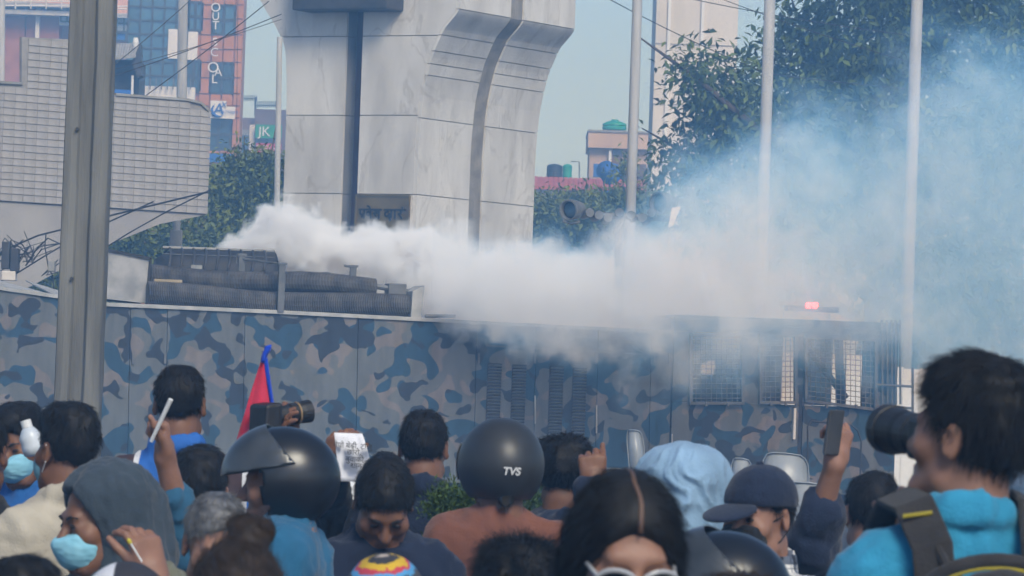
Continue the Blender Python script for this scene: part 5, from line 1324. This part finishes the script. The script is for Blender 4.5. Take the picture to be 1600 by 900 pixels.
person('hair_front', 'near person whose brown hair just shows at the bottom right of centre', 1150, 1036, 6.6, 185, hair='short', hmat=m_hairb, top='black', hn=3500, hlen=.04)
pw = person('photographer', 'photographer in a cyan polo shirt with thick black hair and backpack', 1516, 684, 7.9, 190, hyaw=42, pitch=-6, hair='thick', top='cyan', skin=1, hs=1.0, collar=1.1, hlen=.035, hn=7000, wr=.010, hat=.014,
            arms=[(W3(1330, 1000, 8.1), W3(1440, 860, 8.4), dict(d=(-.1, .1, 1), n=(.2, 1, 0), th=1, curl=(.6, .7, .5))), (W3(1560, 980, 8.5), W3(1460, 870, 8.6))], sleeve=(.25, .25))
# ================================================================== HELD AND WORN THINGS
# camera at the photographer's eye
c = W3(1459, 684, 8.25); fw = np.array((-.34, .93, .06)); fw /= np.linalg.norm(fw); sd2 = np.cross(fw, (0, 0, 1)); sd2 /= np.linalg.norm(sd2); up2 = np.cross(sd2, fw)
cm = thing('camera', c, 'black camera with a long lens held to the photographer\'s eye', 'camera')
m_cam = pm('camera_black', (.012,.012,.014), (.022,.022,.024), 20, rough=.5, bump=.1, bscale=200)
MB().obox(c-fw*.03, fw*.035, sd2*.055, up2*.04).build('camera_body', m_cam, cm, bevel=.01)
MB().obox(c-fw*.03+up2*.048, fw*.025, sd2*.025, up2*.015).build('viewfinder', m_cam, cm, bevel=.008)
ln_ = MB().lathe(c, [(.03,0),(.036,.01),(.036,.06),(.04,.065),(.04,.10),(.037,.105),(.041,.12),(.044,.17),(.047,.172),(.047,.20),(.04,.2),(.038,.17),(.01,.165)], 24, tuple(fw)).build('lens', m_cam, cm, smooth=False)
MB().lathe(c, [(.037,.168),(.02,.174),(0,.176)], 18, tuple(fw)).build('lens_glass', m_dglass, ln_, smooth=True)
# camera lens above the helmet
c = W3(446, 648, 13.95); fw = np.array((.85, .5, .16)); fw /= np.linalg.norm(fw)
c2 = thing('camera', c, 'camera with a black zoom lens held up beside the red flag', 'camera')
MB().obox(c-fw*.07, fw*.03, np.array((-.5,.85,0))*.06, np.array((0,0,1))*.045).build('camera_body', m_cam, c2, bevel=.01)
ln_ = MB().lathe(c-fw*.04, [(.026,0),(.03,.01),(.03,.05),(.034,.055),(.034,.075),(.031,.08),(.035,.1),(.036,.125),(.032,.125),(.01,.115)], 22, tuple(fw)).build('lens', m_cam, c2)
MB().lathe(c-fw*.04, [(.0312,.078),(.0355,.0785),(.0355,.083),(.0312,.084)], 20, tuple(fw)).build('lens_ring', pm('brass_ring', (.3,.2,.1), rough=.4), ln_)
# phone
c = W3(1303, 676, 12.25)
ph3 = thing('smartphone', c, 'dark smartphone gripped in a raised hand before the truck door', 'phone')
MB().obox(c, (.022, .028, 0), (-.003, .003, 0), (.006, 0, .062)).build('phone_body', m_dark, ph3, bevel=.006)
MB().obox(c+Vector((-.0045, .0046, 0)), (.02, .026, 0), (-.0006, .0006, 0), (.0055, 0, .056)).build('screen', m_dglass, ph3)
# white stick in the raised fist, swab, bottle
o = MB().tube([W3(236, 690, 12.02), W3(267, 624, 11.98)], [.005, .0065], 8).build('white_stick', m_white); tag(o, 'slim white stick held in the raised fist at left', 'stick')
o = thing('cotton_swab', W3(203, 846, 9.95), 'thin swab with a yellow tip held up by fingers', 'swab')
MB().tube([W3(203, 847, 9.95), W3(222, 878, 9.95)], .0022, 6).build('stem', m_white, o)
MB().lathe(W3(203, 847, 9.95), [(0,-.006),(.004,-.003),(.005,.003),(.003,.008),(0,.01)], 8, (-.5, 0, .8)).build('tip', pm('yellow_tip', (.6,.5,.05), rough=.8), o)
o = thing('plastic_bottle', W3(50, 690, 13.6), 'small clear white bottle held against the masked man\'s brow', 'bottle')
m_pl = pm('cloudy_plastic', (.5,.55,.6), (.62,.66,.7), 12, rough=.25); ax_ = tuple(W3(42, 665, 13.6)-W3(56, 712, 13.6))
MB().lathe(W3(56, 712, 13.6), [(.012,0),(.034,.006),(.036,.03),(.033,.045),(.036,.06),(.02,.085),(.014,.09)], 14, ax_).build('bottle_body', m_pl, o, smooth=True)
MB().lathe(W3(56, 712, 13.6), [(.0155,.088),(.0165,.09),(.0165,.112),(.0,.113)], 14, ax_).build('bottle_cap', m_white, o)
# paper with printed lines
m_paper = pm('paper', (.74,.75,.8), (.8,.8,.84), 3, rough=.9)
pa = thing('paper_sheet', W3(546, 750, 14.0), 'white sheet with printed lines held up in the crowd', 'paper')
rows_ = []; nxp, nyp = 6, 10
for j in range(nyp+1):
    for i in range(nxp+1):
        u, v = i/nxp, j/nyp; x = 522+u*(47+9*v)+v*8; y = 676+v*76+u*(1.5); bend = .02*math.sin(u*3)+(.03*(1-v)**3 if u > .5 else 0)
        rows_.append(W3(x-(3*(1-v)**4 if u > .8 else 0), y, 14.0+bend))
sheet = MB().add(rows_, [(j*(nxp+1)+i, j*(nxp+1)+i+1, (j+1)*(nxp+1)+i+1, (j+1)*(nxp+1)+i) for j in range(nyp) for i in range(nxp)])
so2 = sheet.build('sheet', m_paper, pa, smooth=True); sm_ = so2.modifiers.new('thickness', 'SOLIDIFY'); sm_.thickness = .0006
for tx_, xx, yy, sz_ in (('नेपो बेबी, टिजु', 551, 697, .024), ('छोरो,', 553, 707, .024), ('बुवाको', 554, 718, .024), ('शान', 556, 728, .024)):
    lettering('printed_line', tx_, sz_, m_ink, pa, W3(xx, yy, 13.985), (1, 0, -.035), (.035, 0, 1))
# flag
m_fr = fabric('flag_crimson', (.5,.035,.07)); m_fb = fabric('flag_blue', (.01,.05,.42))
fl = thing('flag', W3(405, 690, 14.0), 'crimson pennant flag with a blue border and white emblem above the helmet', 'flag')
MB().tube([W3(412, 545, 14.03), W3(430, 830, 14.03)], .006, 6).build('flag_pole', m_conc, fl)
def cloth(name, L_, R_, mat, n=18, m=8, dep=14.0, amp=.02, off=0):
    vs = []
    for j in range(n+1):
        v = j/n
        def at(line):
            k_ = v*(len(line)-1); i_ = min(int(k_), len(line)-2); f = k_-i_; return line[i_][0]*(1-f)+line[i_+1][0]*f, line[i_][1]*(1-f)+line[i_+1][1]*f
        a_, b_ = at(L_), at(R_)
        for i in range(m+1):
            u = i/m; vs.append(W3(a_[0]*(1-u)+b_[0]*u, a_[1]*(1-u)+b_[1]*u, dep+off+amp*math.sin(u*7+v*2)*v))
    o = MB().add(vs, [(j*(m+1)+i, j*(m+1)+i+1, (j+1)*(m+1)+i+1, (j+1)*(m+1)+i) for j in range(n) for i in range(m)]).build(name, mat, fl, smooth=True)
    q = o.modifiers.new('thickness', 'SOLIDIFY'); q.thickness = .002; return o
cloth('flag_cloth', [(408, 563), (392, 612), (378, 660), (366, 700)], [(411, 560), (419, 610), (427, 655), (431, 700)], m_fr)
cloth('flag_border', [(411, 560), (419, 610), (427, 655), (431, 700)], [(416, 548), (424, 606), (431, 652), (435, 700)], m_fb, m=3)
cloth('flag_border_top', [(414, 541), (412, 548), (409, 556), (408, 566)], [(424, 538), (423, 546), (418, 554), (414, 568)], m_fb, n=6, m=4, off=-.01)
em = MB()
for k_ in range(9):
    a_ = math.pi*(k_/8); cxp, cyp = 401, 672; r0, r1 = 5, 15 if k_ % 2 == 0 else 10
    em.add([W3(cxp+r0*math.cos(a_+.2), cyp-r0*math.sin(a_+.2), 13.962), W3(cxp+r1*math.cos(a_), cyp-r1*1.15*math.sin(a_), 13.962), W3(cxp+r0*math.cos(a_-.2), cyp-r0*math.sin(a_-.2), 13.962)], [(0, 1, 2)])
em.add([W3(401+8*math.cos(t_), 674-7*math.sin(t_), 13.964) for t_ in np.linspace(0, 2*math.pi, 14)[:-1]], [tuple(range(13))])
em.build('emblem', FB['white'], fl)
# backpack of the photographer: straps over the shoulders, handle and top
bpk = thing('backpack', W3(1500, 900, 7.4), 'charcoal backpack with yellow stitching on the photographer\'s back', 'backpack')
m_bp = fabric('pack_cloth', (.03,.028,.028), scale=20); m_bp2 = fabric('pack_edge', (.3,.25,.03))
Rb = pw['Rb']; ro = pw['ro']; s8 = pw['s']
def B3(x, y, z): return Rb@(np.array((x, y, z))*s8)+ro
def strap(name, pts, wid, th_, mat):
    m = MB(); vs = []; n = len(pts)
    for i, p in enumerate(pts):
        t = pts[min(i+1, n-1)]-pts[max(i-1, 0)]; t = t/np.linalg.norm(t); c0 = Rb@np.array((0, 0, 1.2))*s8+ro; nn = p-c0; nn = nn-t*nn.dot(t); nn /= np.linalg.norm(nn); sd = np.cross(t, nn)
        vs += [p+sd*wid+nn*0, p+sd*wid+nn*th_, p-sd*wid+nn*th_, p-sd*wid+nn*0]
    fs = [(i*4+j, i*4+(j+1) % 4, i*4+4+(j+1) % 4, i*4+4+j) for i in range(n-1) for j in range(4)]+[(3, 2, 1, 0), tuple(range(n*4-4, n*4))]
    return m.add(vs, fs).build(name, mat, bpk, bevel=.004)
for sd_ in (-1, 1):
    pts = [B3(sd_*x, y, z) for x, y, z in ((.13, -.155, 1.12), (.13, -.16, 1.22), (.125, -.14, 1.33), (.12, -.09, 1.42), (.115, -.02, 1.466), (.105, .06, 1.455), (.09, .13, 1.39), (.085, .155, 1.30))]
    sp_o = strap('shoulder_strap', pts, .036, .014, m_bp)
    q0 = B3(sd_*.103, .095, 1.447); q1 = B3(sd_*.085, .125, 1.425)
    MB().tube([B3(sd_*.135, .098, 1.44), B3(sd_*.085, .098, 1.448)], .004, 6).build('stitching', m_bp2, sp_o)
    MB().tube([B3(sd_*.09, .12, 1.41), B3(sd_*.075, .17, 1.36), B3(sd_*.06, .19, 1.34)], .009, 6).build('load_strap', m_bp, bpk)
pack = [ell((0,.235,1.16), (.15,.09,.2)), ell((0,.245,1.0), (.155,.1,.2), .06), ell((0,.30,1.05), (.12,.06,.12), .03)]
o = sdf_part(dict(pw, root=bpk), 'pack_body', pack, m_bp, .012, disp=.004, frame='body')
o.location = Vector(pw['ro'])-Vector(ORG[bpk.name]); ORG[o.name] = Vector(pw['ro'])
hd = [B3(.13*math.sin(a), .19+.03*math.cos(a), 1.30+.075*math.cos(a)) for a in np.linspace(-1.45, 1.45, 15)]
MB().tube(hd, .014, 8).build('top_handle', m_bp, bpk, smooth=True)
MB().tube([p+np.array((0, -.006, -.012)) for p in hd], .0045, 6).build('zip_line', m_bp2, bpk, smooth=True)
MB().obox(B3(0, .215, 1.375), (.012, 0, 0), (0, .012, 0), (0, 0, .008)).build('zip_pull', m_steel, bpk, bevel=.003)
# green plant among the people
q = P(715, 830, 13.6); sb = thing('shrub', (q.x, q.y, 0), 'bright green shrub growing between the bald man and the helmeted rider', 'shrub')
MB().tube([(q.x, q.y, 0), (q.x, q.y, .9)], [.03, .015], 6).build('stem', m_bark, sb)
leaf_cloud('foliage', [blob(708, 792, 13.6, 36, 30), blob(722, 828, 13.6, 46, 42), blob(690, 792, 13.6, 22, 22), blob(742, 792, 13.6, 24, 28)], 6000, .019, m_leaf3, sb, 5, -.5, .2, .3)
q = P(1022, 800, 16.5); sb = thing('shrub', (q.x-.43, q.y, 0), 'small green shrub seen right of the lettered helmet', 'shrub')
MB().tube([(q.x-.43, q.y, 0), (q.x-.43, q.y, .9)], [.03, .015], 6).build('stem', m_bark, sb)
leaf_cloud('foliage', [blob(838, 795, 16.5, 24, 30)], 1800, .019, m_leaf3, sb, 6, -.5, .2, .3)
# riot shields by the truck
m_sh = pm('scuffed_polycarbonate', (.2,.225,.25), (.3,.32,.34), 4, 5, rough=.35, spec=.5)
def shield(px0, px1, py0, d, lab, tilt=0.0, hgt=.9):
    a = P(px0, py0, d); b = P(px1, py0, d); wd = (b.x-a.x)/2; c = (a+b)/2
    o = thing('riot_shield', (c.x, d, max(c.z-hgt, 0)), lab, 'riot shield', 'pale riot shields in front of the truck')
    def pt(u, v): return Vector((c.x+wd*u+tilt*(v-1)*hgt, d-.06*(1-u*u), c.z-hgt*(1-v)))
    out = []; rr = .35
    for cxu, cyv, a0 in ((1-rr, 1, 90), (-(1-rr), 1, 180)): pass
    prof = [(-1, 0), (-1, .82), (-.94, .93), (-.8, .985), (-.6, 1), (0, 1.0), (.6, .985), (.8, .955), (.94, .9), (1, .79), (1, 0)]
    us = np.linspace(-1, 1, 13)
    def tp(u): return float(np.interp(u, [p[0] for p in prof[1:-1]], [p[1] for p in prof[1:-1]]))
    V = []; 
    for u in us:
        for v in (0, .33, .66, 1): V.append(pt(u, tp(u)*v))
    sh = MB().add(V, [(i*4+j, i*4+4+j, i*4+5+j, i*4+1+j) for i in range(12) for j in range(3)]).build('shield_plate', m_sh, o, smooth=True)
    q_ = sh.modifiers.new('thickness', 'SOLIDIFY'); q_.thickness = .008
    MB().tube([pt(u, v)+Vector((0, -.01, 0)) for u, v in prof], .006, 6).build('shield_rim', m_sh, o)
    return o
shield(1191, 1265, 708, 38, 'pale rounded riot shield left of the raised phone')
shield(1142, 1176, 716, 39, 'narrow pale shield peeking out beside the draped blue shirt')
shield(978, 1004, 672, 40, 'slim tilted pale board standing left of the draped shirt', -.12, .7)
shield(1228, 1300, 754, 34, 'lower pale shield behind the dark cap')
shield(925, 1000, 732, 36, 'grey shield edge behind the woman with parted hair')
HAZE = 0.0058
# ================================================================== SMOKE (one drifting cloud) AND HAZE
def vmat(name, color, density, attr=False, aniso=.2):
    m = bpy.data.materials.new(name); m.use_nodes = True; t = m.node_tree; t.nodes.clear()
    v = t.nodes.new('ShaderNodeVolumePrincipled'); o = t.nodes.new('ShaderNodeOutputMaterial')
    v.inputs['Color'].default_value = color+(1,); v.inputs['Density'].default_value = density
    v.inputs['Anisotropy'].default_value = aniso; v.inputs['Absorption Color'].default_value = (1, 1, 1, 1)
    v.inputs['Density Attribute'].default_value = 'density' if attr else ''
    t.links.new(v.outputs[0], o.inputs['Volume']); return m
m_smoke = vmat('smoke', (.58, .80, 1.0), 1.0, True, -.3)
t = m_smoke.node_tree; v = [n for n in t.nodes if n.type == 'PRINCIPLED_VOLUME'][0]
at = t.nodes.new('ShaderNodeAttribute'); at.attribute_name = 'density'
mr = t.nodes.new('ShaderNodeMapRange'); mr.inputs[1].default_value = .15; mr.inputs[2].default_value = 1.1; t.links.new(at.outputs['Fac'], mr.inputs[0])
mx = t.nodes.new('ShaderNodeMix'); mx.data_type = 'RGBA'; mx.inputs[6].default_value = (.22, .58, 1.0, 1); mx.inputs[7].default_value = (.92, .97, 1.0, 1)
t.links.new(mr.outputs[0], mx.inputs[0]); t.links.new(mx.outputs[2], v.inputs['Color'])
m_haze = vmat('haze', (.27, .58, 1.0), HAZE, False, .2)
KS = 49.5/FPX
ng = bpy.data.node_groups.new('smoke_field', 'GeometryNodeTree')
ng.interface.new_socket('Geometry', in_out='OUTPUT', socket_type='NodeSocketGeometry')
N = ng.nodes; LK = ng.links
def nd(t, **kw):
    n = N.new(t)
    for k_, v_ in kw.items(): setattr(n, k_, v_)
    return n
def ma(op, a, b=None, c=None, clamp=False):
    n = nd('ShaderNodeMath', operation=op, use_clamp=clamp)
    for i, x in enumerate((a, b, c)):
        if x is None: continue
        if isinstance(x, (int, float)): n.inputs[i].default_value = x
        else: LK.new(x, n.inputs[i])
    return n.outputs[0]
def vm(op, a, b):
    n = nd('ShaderNodeVectorMath', operation=op)
    for i, x in enumerate((a, b)):
        if isinstance(x, tuple): n.inputs[i].default_value = x
        elif isinstance(x, (int, float)): n.inputs['Scale'].default_value = x
        else: LK.new(x, n.inputs[i])
    return n.outputs[0]
def noise_n(vec, scale, detail, rough=.55, out=0):
    n = nd('ShaderNodeTexNoise'); n.inputs['Scale'].default_value = scale; n.inputs['Detail'].default_value = detail; n.inputs['Roughness'].default_value = rough
    LK.new(vec, n.inputs['Vector']); return n.outputs[out]
def curve(x, pts, x0, x1, y0, y1):
    n = nd('ShaderNodeFloatCurve'); c = n.mapping.curves[0]
    P_ = [((a-x0)/(x1-x0), (b-y0)/(y1-y0)) for a, b in pts]
    c.points[0].location = P_[0]; c.points[-1].location = P_[-1]
    for p in P_[1:-1]: c.points.new(*p)
    for p in c.points: p.handle_type = 'AUTO_CLAMPED'
    n.mapping.use_clip = False; n.mapping.update()
    LK.new(x, n.inputs['Value'])
    return ma('MULTIPLY_ADD', n.outputs[0], y1-y0, y0)
pos = nd('GeometryNodeInputPosition').outputs[0]
n1 = vm('SUBTRACT', noise_n(pos, .9, 1, out=1), (.5, .5, .5)); n2 = vm('SUBTRACT', noise_n(pos, 2.6, 2, .6, out=1), (.5, .5, .5)); n3 = vm('SUBTRACT', noise_n(pos, 7.5, 3, .6, out=1), (.5, .5, .5))
sx0 = nd('ShaderNodeSeparateXYZ'); LK.new(pos, sx0.inputs[0])
right = ma('MULTIPLY_ADD', sx0.outputs[0], .16, .62, clamp=True)          # 0 at the source, 1 far downwind
def scaled(v, s):
    n = nd('ShaderNodeVectorMath', operation='SCALE'); LK.new(v, n.inputs[0])
    if isinstance(s, (int, float)): n.inputs['Scale'].default_value = s
    else: LK.new(s, n.inputs['Scale'])
    return n.outputs[0]
q_ = vm('ADD', pos, scaled(n1, ma('MULTIPLY_ADD', right, 2.2, .2)))
q_ = vm('ADD', q_, scaled(n2, ma('MULTIPLY_ADD', right, 1.0, .75)))
q_ = vm('ADD', q_, scaled(n3, .48))
sp = nd('ShaderNodeSeparateXYZ'); LK.new(q_, sp.inputs[0]); X_, Y_, Z_ = sp.outputs
zr = ma('MULTIPLY_ADD', X_, .0349, Z_); xr = ma('MULTIPLY_ADD', ma('SUBTRACT', Z_, 2.76), .0349, X_)
PX = ma('MULTIPLY_ADD', xr, 1/KS, 800); PY = ma('MULTIPLY_ADD', ma('SUBTRACT', zr, 1.7), -1/KS, 600)
un = ma('MULTIPLY_ADD', PX, 1/1400, -300/1400)
cu = lambda pts: curve(un, [((a-300)/1400, b/700) for a, b in pts], 0, 1, 0, 1)
def cpx(pts): return ma('MULTIPLY', cu(pts), 700)
ctop = cpx([(300,440),(335,428),(400,388),(460,362),(520,392),(565,372),(620,402),(660,414),(800,410),(880,395),(960,385),(1040,370),(1100,360),(1180,365),(1260,370),(1340,390),(1430,415),(1540,430),(1700,440)])
cbot = cpx([(300,425),(500,430),(600,440),(650,485),(720,502),(800,532),(900,545),(1000,535),(1100,525),(1200,515),(1320,505),(1420,510),(1560,540),(1700,560)])
vtop = cpx([(300,470),(650,400),(900,372),(990,340),(1060,225),(1130,200),(1190,180),(1250,105),(1310,140),(1360,150),(1430,70),(1500,20),(1560,0),(1700,0)])
vbot = cpx([(300,440),(640,470),(720,520),(800,572),(900,592),(1000,590),(1100,590),(1200,580),(1300,572),(1400,575),(1520,630),(1700,660)])
ycen = ma('MULTIPLY_ADD', cu([(300,350),(640,350),(740,300),(900,290),(1700,320)]), 10, 45)   # 50.0 behind the hoses, then 49.2
yhw = ma('MULTIPLY', cu([(300,70),(620,90),(740,190),(900,240),(1700,260)]), 10)
soft = cpx([(300,3),(650,6),(800,22),(1000,40),(1200,60),(1700,80)])
def ramp(v, s): return ma('DIVIDE', v, s, clamp=True)
yf = ma('SUBTRACT', 1.0, ma('DIVIDE', ma('ABSOLUTE', ma('SUBTRACT', Y_, ycen)), yhw), clamp=True)
yf = ma('MULTIPLY', yf, 2.2, clamp=True)
core = ma('MULTIPLY', ma('MULTIPLY', ramp(ma('SUBTRACT', PY, ctop), soft), ramp(ma('SUBTRACT', cbot, PY), ma('MULTIPLY', soft, .55))), yf)
veil = ma('MULTIPLY', ma('MULTIPLY', ramp(ma('SUBTRACT', PY, vtop), 80.0), ramp(ma('SUBTRACT', vbot, PY), 60.0)), yf)
fb = noise_n(q_, 2.0, 6, .68); fb = ma('MULTIPLY_ADD', fb, 6.0, -2.3, clamp=False); fb = ma('MAXIMUM', fb, .04)
cden = ma('DIVIDE', cpx([(300,1000),(620,700),(700,300),(900,125),(1050,80),(1200,50),(1400,20),(1700,8)]), 100)
vden = ma('DIVIDE', cpx([(300,0),(640,10),(800,20),(1000,54),(1200,62),(1400,50),(1700,40)]), 100)
rho = ma('ADD', ma('MULTIPLY', ma('MULTIPLY', core, cden), ma('MULTIPLY_ADD', fb, .5, .5)), ma('MULTIPLY', ma('MULTIPLY', veil, vden), fb))
def smoke_volume(lo, hi, vox, label):
    g2 = ng if not smoke_list else ng.copy()
    for n in list(g2.nodes):
        if n.bl_idname in ('GeometryNodeVolumeCube', 'GeometryNodeSetMaterial', 'NodeGroupOutput'): g2.nodes.remove(n)
    vc = g2.nodes.new('GeometryNodeVolumeCube'); g2.links.new(g2.nodes['density_out'].outputs[0], vc.inputs['Density'])
    vc.inputs['Min'].default_value = lo; vc.inputs['Max'].default_value = hi
    for i, ax in enumerate('XYZ'): vc.inputs['Resolution '+ax].default_value = int((hi[i]-lo[i])/vox)
    smn = g2.nodes.new('GeometryNodeSetMaterial'); smn.inputs['Material'].default_value = m_smoke
    g2.links.new(vc.outputs[0], smn.inputs[0]); go = g2.nodes.new('NodeGroupOutput'); g2.links.new(smn.outputs[0], go.inputs[0])
    me = bpy.data.meshes.new('smoke'); me.materials.append(m_smoke)
    o = bpy.data.objects.new('smoke', me); COL.objects.link(o)
    gm = o.modifiers.new('smoke_field', 'NODES'); gm.node_group = g2; smoke_list.append(o)
    return tag(o, label, 'smoke', kind='stuff')
smoke_list = []
dn = nd('ShaderNodeMath', operation='MAXIMUM'); dn.name = 'density_out'; dn.inputs[1].default_value = 0; LK.new(rho, dn.inputs[0])
XS = -1.0
smoke_volume((XS, 46.2, 1.1), (7.0, 53.0, 6.6), .058, 'broad bluish smoke drifting right over the truck cab')
smoke_volume((-3.8, 48.2, 2.4), (XS, 51.6, 4.2), .024, 'dense white smoke puffs rising behind the roof hoses')
hz = MB().box((-45, -4, -1), (45, 225, 17.5)).build('haze', m_haze)
tag(hz, 'thin bluish haze of drifting smoke over the street', 'haze', kind='stuff')
